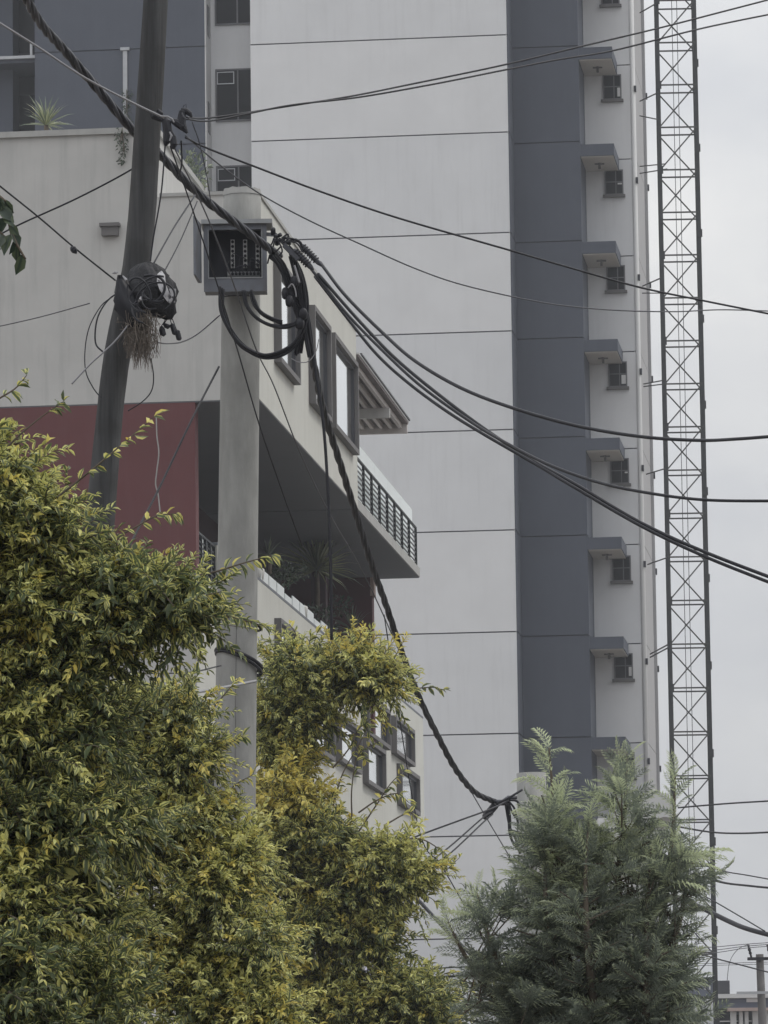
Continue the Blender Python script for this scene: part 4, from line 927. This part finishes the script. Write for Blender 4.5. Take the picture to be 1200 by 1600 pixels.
c2 = [(272, 1115, 78, 34, Z2), (205, 1122, 60, 34, Z2), (240, 1200, 105, 75, Z2), (298, 1185, 48, 56, Z2), (200, 1310, 110, 110, Z2), (290, 1290, 90, 66, Z2), (368, 1348, 58, 62, Z2), (330, 1400, 90, 80, Z2 - .1), (405, 1480, 55, 65, Z2 - .2),
      (250, 1500, 120, 110, Z2), (340, 1560, 110, 80, Z2 - .1), (420, 1590, 60, 60, Z2 - .3), (300, 1680, 200, 90, Z2), (160, 1180, 60, 100, Z2 + .2)]
c2 = [c + (.34,) for c in c2]
sp2 = [([(330, 1190), (360, 1160), (380, 1150)], Z2, 6, 1, .4), ([(330, 1110), (355, 1080), (372, 1060)], Z2, 7, 1, .6), ([(340, 1250), (370, 1225), (396, 1210)], Z2, 7, 1, .4)]
shrub('variegated_shrub', 'dense gold edged shrub in front of the concrete pole base', c2, .046, 62, [(-.75, Z2 + .1, [(290, 1450, Z2), (290, 1200, Z2)], .028), (-.5, Z2, [(390, 1450, Z2), (370, 1300, Z2)], .02)], sp2, 5, .30, [(235, 1520, 40), (370, 1270, 30), (290, 1040, 45)], 280)
Z3 = 41.0
c3_ = [(465, 1060, 68, 58, Z3), (545, 1055, 62, 48, Z3), (592, 1068, 40, 36, Z3), (440, 1130, 55, 60, Z3), (470, 1122, 52, 44, Z3), (455, 1255, 60, 55, Z3 - .5), (498, 1318, 70, 50, Z3 - .6), (600, 1348, 62, 40, Z3 - .6), (448, 1185, 52, 50, Z3), (440, 1350, 50, 70, Z3 - .5),
       (550, 1390, 95, 60, Z3 - .6), (630, 1380, 38, 42, Z3 - .6), (500, 1450, 90, 70, Z3 - .6), (585, 1470, 55, 50, Z3 - .6), (630, 1560, 70, 42, Z3 - .7), (480, 1560, 110, 80, Z3 - .5), (560, 1600, 110, 60, Z3 - .6), (680, 1590, 45, 30, Z3 - .7), (540, 1700, 200, 90, Z3)]
c3_ = [c[:5] + (.5,) + c[5:] for c in c3_]
sp3 = [([(520, 1260), (535, 1210), (560, 1165), (575, 1135)], Z3 - .5, 8, .9, .4, .2), ([(560, 1300), (590, 1255), (610, 1225), (630, 1205)], Z3 - .5, 9, .9, .45, .2), ([(500, 1130), (530, 1140), (555, 1160), (570, 1185)], Z3, 8, .9, .35, .1), ([(560, 1090), (590, 1110), (610, 1135)], Z3, 6, .9, .35, .2), ([(470, 1040), (468, 1010), (462, 990), (452, 975)], Z3, 6, .9, .5), ([(520, 1030), (530, 1005), (548, 990), (560, 985)], Z3, 6, .9, .6), ([(440, 1060), (425, 1030), (415, 1005)], Z3, 6, .9, .4), ([(590, 1060), (610, 1045), (625, 1040)], Z3, 5, .9, .4), ([(500, 1050), (490, 1015), (495, 990)], Z3, 6, .9, .5), ([(610, 1090), (640, 1078), (675, 1074), (692, 1078)], Z3, 7, 1, .3, .4), ([(600, 1330), (650, 1310), (690, 1330), (700, 1350)], Z3 - .6, 7, 1, .35), ([(610, 1400), (650, 1385), (690, 1365), (718, 1340)], Z3 - .6, 7, 1, .35), ([(620, 1560), (670, 1540), (700, 1520), (725, 1535)], Z3 - .7, 9, 1, .4), ([(650, 1600), (700, 1570), (750, 1540), (795, 1525)], Z3 - .9, 10, 1, .5, .55),
       ([(520, 1200), (545, 1170), (560, 1140), (585, 1120)], Z3 - .5, 8, 1, .4), ([(550, 1280), (550, 1230), (560, 1180), (590, 1160)], Z3 - .5, 9, 1, .35), ([(560, 1270), (590, 1250), (620, 1240), (640, 1255)], Z3 - .5, 8, 1, .4), ([(600, 1290), (640, 1270), (655, 1290)], Z3 - .6, 6, 1, .5)]
shrub('variegated_shrub', 'tall gold edged shrub behind the concrete pole under the loggia', c3_, .088, 72, [(-.8, Z3, [(470, 1400, Z3), (480, 1150, Z3), (500, 1060, Z3)], .05), (-.4, Z3, [(560, 1450, Z3 - .3), (560, 1300, Z3 - .4)], .045)], sp3, 9, .32, [(450, 1235, 50), (540, 1270, 40), (540, 1005, 40), (500, 1410, 20)], 280)

# feathery tree: fronds with two rows of forked leaflets
FV = [(-.010, 0, 0), (.010, 0, 0), (-.006, .5, .04), (.006, .5, .04), (0, 1, -.06)]; FF = [(0, 1, 3, 2), (2, 3, 4)]; FU = [(.5, 0)] * 4 + [(.5, 1)]
for k in range(7):
    t = .06 + .132 * k; w = .43 * math.sin(math.pi * (.2 + .68 * t)); zc = .05 * math.sin(t * 3.1) - .16 * max(0, t - .4)
    for sg in (-1, 1):
        tt = t + (.04 if sg > 0 else 0)
        for (ang, ls, dz_) in ((.42, 1.0, -.10), (.95, .62, .06)):
            b = len(FV); dx, dy = sg * math.sin(ang) * w * ls, math.cos(ang) * w * ls
            FV += [(sg * .004, tt - .008, zc), (sg * .004, tt + .008, zc), (dx * .55, tt + dy * .5 - .028, zc + .03), (dx * .55, tt + dy * .5 + .028, zc + .03), (dx, tt + dy, zc + dz_)]
            FF += [(b, b + 1, b + 3, b + 2), (b + 2, b + 3, b + 4)]; FU += [(.4, 0), (.4, 0), (.3, .5), (.3, .5), (.0, 1)]
FV = np.array(FV, float); FU = np.array(FU, float)
ft_ = [(.05, .0, .3), (.3, .2, .7), (.6, .5, .8)]
frond_meshes = [single('frond', FV, FF, FU, t, M['grev']) for t in ft_]
def feather_tree():
    r = np.random.default_rng(21); Z = 25.0
    c = P(900, 1600, Z); base = Vector((c.x, c.y, 0)); root = empty('feathery_tree', base, 'grey green feathery leaved tree with three pointed leaders at lower right', 'tree')
    pos, dr, nr, ln, tn = [], [], [], [], []; tw_ = MB()
    def fr(o, d, L_, y):
        q = norm(d + r.normal(size=3) * .26); n_ = norm(np.cross(np.cross(q, V((0, 0, 1)) + r.normal(size=3) * .7), q))
        pos.append(o); dr.append(q); nr.append(n_); ln.append(L_ * r.uniform(.75, 1.2)); tn.append((np.clip(y + r.normal() * .12, 0, 1), np.clip(y * .7, 0, 1), r.random()))
    def leader(pts_, Zs, L0, L1, width0, dens=1.0, t_start=0.0):
        w = [P(x, y, Zz) for (x, y), Zz in zip(pts_, Zs)]; sm = smooth_path(w, 14)
        MB().tube([p_ - base for p_ in sm], list(np.linspace(.028, .004, len(sm))), 6).build('branch', M['bark'], root, True)
        n = int(len(sm) * 1.25 * dens)
        for k in range(n):
            t = t_start + (1 - t_start) * (k + r.random()) / n; i = min(int(t * (len(sm) - 1)), len(sm) - 2); p_ = V(sm[i].lerp(sm[i + 1], t * (len(sm) - 1) - i)); ax = norm(V(sm[i + 1]) - V(sm[i]))
            az = k * 2.4 + r.normal() * .3; rad = V((math.cos(az), math.sin(az), 0)); up = .35 + .75 * t ** 2
            fl_ = L0 + (L1 - L0) * t
            nb_ = 1 if t > .8 else int(1 + 2.6 * (1 - t) * width0)
            d = norm(rad * (1.15 - .55 * t) + ax * up * .7)
            for j in range(nb_):
                o = p_ + d * j * fl_ * .62 + V((0, 0, -.01 * j)); fr(o, d + r.normal(size=3) * .18, fl_, .12 + .42 * t)
                if j: 
                    fr(o, d + np.cross(d, V((0, 0, 1))) * .8, fl_ * .85, .1 + .35 * t); fr(o, d - np.cross(d, V((0, 0, 1))) * .8, fl_ * .85, .1 + .35 * t)
            if nb_ > 1: tw_.tube([Vector(p_) - base, Vector(p_ + d * nb_ * fl_ * .6) - base], [.006, .003], 4, False)
    leader([(890, 1640), (885, 1500), (875, 1380), (866, 1270), (858, 1168)], [Z] * 5, .25, .15, 1.0, 1.1)
    leader([(930, 1640), (955, 1480), (968, 1350), (976, 1270), (980, 1184)], [Z, Z + .1, Z + .1, Z, Z], .25, .15, 1.0, 1.1)
    leader([(1000, 1640), (1025, 1500), (1042, 1380), (1052, 1290), (1055, 1212)], [Z, Z + .1, Z, Z, Z], .19, .13, .7, .9)
    leader([(865, 1600), (858, 1480), (852, 1390), (852, 1310)], [Z, Z - .2, Z - .2, Z - .2], .2, .13, .7, .9)
    leader([(1010, 1600), (1050, 1480), (1070, 1400), (1077, 1335)], [Z, Z, Z, Z], .18, .12, .5, .8)
    leader([(850, 1680), (800, 1560), (765, 1470), (745, 1395)], [Z, Z - .1, Z - .2, Z - .2], .22, .14, .7, .9)
    leader([(850, 1690), (780, 1570), (725, 1490), (700, 1440)], [Z] * 4, .22, .14, .6, .8)
    leader([(940, 1660), (920, 1500), (915, 1380), (920, 1280)], [Z, Z - .3, Z - .3, Z - .2], .22, .14, .9, 1.0)
    leader([(1000, 1680), (1010, 1560), (1010, 1440), (1018, 1320)], [Z, Z - .3, Z - .2, Z - .1], .22, .14, .8, 1.0)
    leader([(1000, 1690), (1040, 1600), (1062, 1540), (1072, 1490)], [Z] * 4, .18, .13, .6, .8)
    def tuft(o, ax, cnt, L_, y):
        side_ = norm(np.cross(ax, r.normal(size=3))); up_ = np.cross(side_, ax)
        for k in range(cnt):
            az = 2.4 * k + r.normal() * .4; sp_ = r.uniform(.25, 1.05); fr(o - ax * L_ * .25 * k / cnt, ax * math.cos(sp_) + (side_ * math.cos(az) + up_ * math.sin(az)) * math.sin(sp_) + V((0, 0, .12)), L_ * r.uniform(.7, 1.15), y)
        tw_.tube([Vector(o - ax * L_ * 1.3) - base, Vector(o) - base], [.005, .003], 4, False)
    for (px, py, rx, ry, n) in ((890, 1500, 85, 95, 40), (985, 1510, 90, 95, 40), (838, 1575, 66, 55, 24), (745, 1530, 45, 60, 16), (1030, 1560, 45, 60, 14), (920, 1600, 190, 45, 44), (870, 1340, 48, 70, 22), (980, 1370, 55, 80, 24), (1045, 1400, 34, 80, 13), (765, 1450, 36, 45, 12), (1060, 1595, 40, 30, 8), (866, 1430, 40, 60, 14), (925, 1420, 50, 70, 16), (866, 1275, 26, 62, 13), (977, 1280, 30, 66, 13), (1056, 1310, 22, 60, 9), (866, 1340, 24, 40, 8), (1068, 1370, 20, 50, 5), (920, 1330, 30, 50, 10)):
        cc = V(P(px, py, Z - .05))
        for k in range(int(n * .68)):
            a = norm(r.normal(size=3)); a[1] = -abs(a[1]) if r.random() < .6 else a[1]; q = a * r.uniform(.5, 1); o = cc + V((q[0] * rx, q[1] * 95, q[2] * ry)) * Z / F
            tuft(o, norm(a * .7 + V((0, -.15, .55)) + r.normal(size=3) * .25), r.integers(5, 9), r.uniform(.13, .21), np.clip(.12 + .32 * max(0, a[2]) + .25 * (1600 - py) / 450 + r.normal() * .2, 0, 1))  # upper and top-facing tufts tinted lighter: skylight put into the leaf colour
    P_, D_, N_, L_, T_ = map(lambda a: np.array(a, float), (pos, dr, nr, ln, tn))
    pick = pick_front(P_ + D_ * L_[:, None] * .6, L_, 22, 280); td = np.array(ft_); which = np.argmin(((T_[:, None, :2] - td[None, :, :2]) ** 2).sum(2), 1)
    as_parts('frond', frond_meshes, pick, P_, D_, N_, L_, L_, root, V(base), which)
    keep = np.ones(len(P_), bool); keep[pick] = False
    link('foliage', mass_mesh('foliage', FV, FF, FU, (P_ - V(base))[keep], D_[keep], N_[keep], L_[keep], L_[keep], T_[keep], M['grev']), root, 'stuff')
    tw_.build('twigs', M['bark'], root, kind='stuff')
    q = P(900, 1640, Z) - base; MB().tube(smooth_path([(0, 0, 0), q * .5, q], 5), list(np.linspace(.09, .05, 11)), 9).build('trunk', M['bark'], root, True)
    print('fronds', len(P_))
feather_tree()

# branch of a plain-leaved tree reaching in at the left edge; its trunk stands outside the frame
def edge_tree():
    Z = 12.5; c = P(-520, 1600, Z); base = Vector((c.x, c.y, 0)); root = empty('broadleaf_tree', base, 'dark broad leaved tree whose twig tips hang in at the left edge', 'tree')
    q = [Vector((0, 0, 0)), P(-500, 900, Z) - base, P(-420, 420, Z) - base, P(-330, 200, Z) - base]
    MB().tube(smooth_path(q, 8), list(np.linspace(.08, .04, 25)), 9).build('trunk', M['bark'], root, True)
    r = np.random.default_rng(4); ms = [single('leaf', TV, TF, TU, t, M['darkleaf']) for t in ((.2, .1, .4), (.6, .3, .7))]
    tw_ = [[(-420, 420), (-200, 310), (-60, 300), (5, 330), (20, 370), (40, 405)], [(-200, 310), (-80, 330), (-20, 350), (10, 372)], [(-60, 300), (-10, 305), (10, 315)]]
    for t in tw_:
        sm = smooth_path([P(x, y, Z) - base for x, y in t], 8); MB().tube(sm, list(np.linspace(.012, .003, len(sm))), 6).build('branch', M['bark'], root, True)
        for k in range(16):
            i = int((.35 + .64 * k / 15) * (len(sm) - 2)); o = sm[i]; a = V((r.normal() * .6, r.normal() * .5, -.9)); a = norm(a); n_ = norm(V((r.normal() * .6, -1, .2)))
            o2 = link('leaf', ms[k % 2], root); L_ = .05 * r.uniform(.8, 1.25); s = norm(np.cross(a, n_)); nm = np.cross(s, a); s = s * L_ * .62; a = a * L_; nm = nm * L_
            o2.matrix_local = Matrix(((s[0], a[0], nm[0], o.x), (s[1], a[1], nm[1], o.y), (s[2], a[2], nm[2], o.z), (0, 0, 0, 1)))
edge_tree()

# yuccas and other pot plants on the building
BV = np.array([(-.5, 0, 0), (.5, 0, 0), (-.45, .4, .02), (0, .4, -.01), (.45, .4, .02), (-.3, .75, -.03), (.3, .75, -.03), (0, 1, -.14)], float)
BF = [(0, 3, 2), (0, 1, 3), (1, 4, 3), (2, 3, 5), (3, 6, 5), (3, 4, 6), (5, 6, 7)]; BU = np.array([(.1, 0), (.9, 0), (.1, .4), (.5, .4), (.9, .4), (.2, .75), (.8, .75), (.5, 1)])
blade_meshes = [single('blade', BV, BF, BU, t, M['yucca']) for t in ((.1, .1, .4), (.4, .3, .8), (.8, .7, .9))]
def yucca(label, c, n, L_, trunk=.4, spread=1.0, seed=0, tone=0, lo=-.5):
    r = np.random.default_rng(seed); base = Vector(c) - Vector((0, 0, trunk)); root = empty('yucca_plant', base, label, 'plant')
    MB().tube([(0, 0, 0), (.01, 0, trunk * .5), (0, 0, trunk)], [.05, .045, .04], 8).build('plant_stem', M['bark'], root, True)
    for k in range(n):
        el = r.uniform(lo, 1.45); az = r.uniform(0, 6.283); a = V((math.cos(az) * math.cos(el) * spread, math.sin(az) * math.cos(el), math.sin(el))); a = norm(a)
        n_ = norm(V((0, -.5, 1)) + r.normal(size=3) * .2); s = norm(np.cross(a, n_)); nm = np.cross(s, a); l = L_ * r.uniform(.75, 1.1); s = s * .045 * max(.7, L_); a = a * l; nm = nm * l
        o = link('blade', blade_meshes[min(2, (k % 3 == 0) + tone)], root)
        o.matrix_local = Matrix(((s[0], a[0], nm[0], 0), (s[1], a[1], nm[1], 0), (s[2], a[2], nm[2], trunk), (0, 0, 0, 1)))
def bpt(a, b, z): return UX * a + WX * b + Vector((0, 0, z))
ZL = side(480, 890, A1 - A0 - .5); 
yucca('large spiky yucca standing behind the loggia parapet', bpt(A1 - .3, ZL[0], ZL[1]), 90, 1.0, .9, 1, 1, 1)
for i, (px, py, n, l, lab) in enumerate(((420, 868, 16, .45, 'small spiky plant at the pole end of the loggia parapet'), (551, 985, 34, .6, 'upright spiky plant at the far end of the loggia'), (602, 1040, 44, .65, 'grey spiky plant rising beside the tower joint'))):
    q = side(px, py, A1 - A0 - .2); yucca(lab, bpt(A1 - .2, q[0], q[1]), n, l, .35, 1, 10 + i, i // 2, .1 if i == 1 else -.3)
q = on_plane(72, 196, WX, B0 + 1.0); yucca('pale green spiky plant on the roof at the upper left', bpt(q[0], q[1], q[2]), 46, .55, .3, 1.2, 31, 1, .0)
def leafy(name, label, cat, c, rx, rz, n, lf, seed, m='darkleaf', hang=False):
    r = np.random.default_rng(seed); root = empty(name, c, label, cat); a = r.normal(size=(n, 3)); a = norm(a) * r.uniform(.1, 1, (n, 1)) ** .5
    p_ = a * V((rx, rx, rz)); 
    if hang: p_[:, 2] = -np.abs(r.uniform(0, 1, n)) * rz * 2; p_[:, 0] *= (1 - .75 * np.abs(p_[:, 2]) / (2 * rz)); 
    d = norm(a + r.normal(size=(n, 3)) * .5 + V((0, -.2, -.6 if hang else .4))); n_ = norm(r.normal(size=(n, 3)) + V((0, -.6, .8)))
    l = lf * r.uniform(.7, 1.2, n); t = np.stack([np.clip(r.normal(.35, .2, n), 0, 1), r.uniform(0, .5, n), r.random(n)], 1)
    link('foliage', mass_mesh('foliage', TV, TF, TU, p_, d, n_, l, l * .5, t, M[m]), root, 'stuff')
    tm = MB()
    for k in range(6): tm.tube([(0, 0, -rz * (0 if hang else 1)), tuple(p_[k] * .5), tuple(p_[k])], [.012, .008, .004], 4, False)
    tm.build('stem', M['bark'], root); return root
GP = 'leafy pot plants along the loggia parapet'
for i, (px, py, lab) in enumerate(((436, 905, 'dark leafy pot plant nearest the concrete pole'), (452, 893, 'dark leafy plant left of the big yucca'), (496, 962, 'dark leafy pot plant below the big yucca'), (516, 990, 'leafy plant by the hanging black cable'), (528, 948, 'small leafy plant right of the hanging black cable'))):
    q = side(px, py, A1 - A0 - .15); leafy('pot_plant', lab, 'plant', bpt(A1 - .15, q[0], q[1]), .35, .22, 150, .09, 40 + i)
for i, (px, py, lab) in enumerate(((410, 893, 'pale planter nearest the concrete pole on the parapet'), (478, 956, 'pale planter below the big yucca on the parapet'))):
    q = side(px, py, A1 - A0); c = bpt(A1 - .08, q[0], zp + .004); o = empty('planter', c, lab, 'planter', rz=-PHI)
    m_ = MB(); ring = lambda r, z: [(math.cos(a) * r * .5, math.sin(a) * r * 1.6, z) for a in np.linspace(0, 2 * math.pi, 17)[:-1]]
    m_.add(ring(.17, 0) + ring(.22, .17) + ring(.22, .21) + ring(.18, .21) + ring(.17, .14), [(16 * j + k, 16 * j + (k + 1) % 16, 16 * (j + 1) + (k + 1) % 16, 16 * (j + 1) + k) for j in range(4) for k in range(16)] + [tuple(range(15, -1, -1)), tuple(64 + k for k in range(16))])
    m_.build('planter_body', M['pot'], o, True)
q = on_plane(292, 268, WX, B0 + 5); leafy('roof_shrub', 'green shrub on the roof right of the wooden pole', 'shrub', bpt(*q), .42, .40, 300, .11, 51, 'yucca')
q = on_plane(191, 200, WX, B0 - .05); leafy('hanging_vine', 'small vine hanging over the upper parapet left of the wooden pole', 'vine', bpt(*q), .16, .33, 170, .06, 52, 'darkleaf', True)
q = on_plane(198, 140, WX, WT + DB - .12); leafy('hanging_vine', 'dry creeper clinging under the drain spout on the slate wall', 'vine', bpt(*q), .2, 1.1, 220, .12, 53, 'darkleaf', True)

# ================================================================== FAR BUILDINGS AND SMALL THINGS
def far_box(mb, px0, px1, py0, py1, Z, dep):
    a = P(px0, py1, Z); b = P(px1, py0, Z); mb.box(a.x, b.x, Z, Z + dep, a.z, b.z); return mb
ZB_ = 210.0
c = P(1160, 1600, ZB_); fb = empty('office_building', (0, 0, 0), 'low white far building with columns and slate band behind the far pole', 'building')
z_of = lambda y: P(1160, y, ZB_).z
xl, xr = P(1118, 1560, ZB_).x, P(1290, 1560, ZB_).x
MB().box(xl, xr, ZB_ + .6, ZB_ + 20, 0, z_of(1556)).build('wall', M['winglass'], fb)
MB().box(xl, xr, ZB_, ZB_ + .55, z_of(1575), z_of(1560)).build('slate_band', M['farblue'], fb)
MB().box(xl + .5, xr, ZB_ - .5, ZB_ + .5, z_of(1580), z_of(1575.2)).build('cornice', M['farred'], fb)
MB().box(xl, xr, ZB_ - .2, ZB_ + 8, z_of(1559.5), z_of(1553)).build('roof_edge', M['farwhite'], fb)
for px in (1146, 1159, 1165, 1180, 1196, 1212):
    x = P(px, 1590, ZB_).x; MB().box(x - .12, x + .12, ZB_ - .1, ZB_ + .3, 0, z_of(1580.2)).build('column', M['farwhite'], fb)
MB().box(xl, xr, ZB_ + .1, ZB_ + .2, z_of(1596), z_of(1594.5)).build('rail', M['farwhite'], fb)
for px in range(1168, 1188, 3):
    x = P(px, 1560, ZB_).x; MB().box(x - .05, x + .03, ZB_ - .06, ZB_ - .004, z_of(1566), z_of(1560)).build('baluster', M['farwhite'], fb)
fb2 = empty('slate_building', (0, 0, 0), 'far slate blue building behind the mast foot', 'building')
Zb2 = 260.0
z_of = lambda y: P(1120, y, Zb2).z; X = lambda px: P(px, 1550, Zb2).x
MB().box(X(1060), X(1118), Zb2, Zb2 + 15, 0, z_of(1528)).build('wall', M['farblue'], fb2)
MB().box(X(1118) + .01, X(1141), Zb2 + .3, Zb2 + 15, 0, z_of(1532)).build('wall', M['winframe'], fb2)
MB().box(X(1096), X(1118.5), Zb2 - .4, Zb2 + 15.2, z_of(1528) + .005, z_of(1527)).build('roof_edge', M['farblue'], fb2)
for px in (1101, 1108):
    MB().box(X(px), X(px + 2.2), Zb2 - .06, Zb2 - .003, z_of(1546), z_of(1540)).build('window', M['farwhite'], fb2)
fb3 = empty('pale_hall', (0, 0, 0), 'pale low building with curved roof edge glimpsed through the feathery tree', 'building')
Zb3 = 110.0
z_of = lambda y: P(1010, y, Zb3).z; X = lambda px: P(px, 1250, Zb3).x
MB().box(X(935), X(1030), Zb3 + .5, Zb3 + 8, 0, z_of(1275)).build('wall', M['farwhite'], fb3)
rm = MB(); top_ = [(X(x), z_of(y)) for x, y in ((930, 1288), (985, 1257), (1005, 1245), (1025, 1239), (1045, 1240))]; bt_ = [(x + .15, z - .55) for x, z in top_]
vs = [(x, Zb3, z) for x, z in top_] + [(x, Zb3, z) for x, z in bt_] + [(x, Zb3 + 8.4, z) for x, z in top_] + [(x, Zb3 + 8.4, z) for x, z in bt_]
rm.add(vs, [(i + 5, i + 6, i + 1, i) for i in range(4)] + [(i + 10, i + 11, i + 16, i + 15) for i in range(4)] + [(i, i + 1, i + 11, i + 10) for i in range(4)] + [(i + 5, i + 15, i + 16, i + 6) for i in range(4)] + [(0, 10, 15, 5), (4, 9, 19, 14)])
rm.build('roof', M['farwhite'], fb3)
# pale lavender sheet glimpsed through the lower shrub
Zp = 60.0; a = P(556, 1562, Zp); b = P(615, 1500, Zp)
ps = empty('awning', ((a.x + b.x) / 2, Zp, 0), 'pale lavender awning glimpsed through the lower shrub leaves', 'awning')
w_ = (b.x - a.x) / 2
MB().add([(-w_, 0, a.z), (w_, 0, a.z + .05), (w_, .5, b.z), (-w_ * .4, .5, b.z), (-w_, .03, a.z), (w_, .03, a.z + .05), (w_, .53, b.z), (-w_ * .4, .53, b.z)], [(0, 1, 2, 3), (7, 6, 5, 4), (0, 4, 5, 1), (1, 5, 6, 2), (2, 6, 7, 3), (3, 7, 4, 0)]).build('awning_sheet', M['palepanel'], ps)
for x in (-w_ + .03, w_ - .03): MB().tube([(x, .3, 0), (x, .3, a.z + .15)], .025, 8).build('awning_post', M['lightframe'], ps, True)
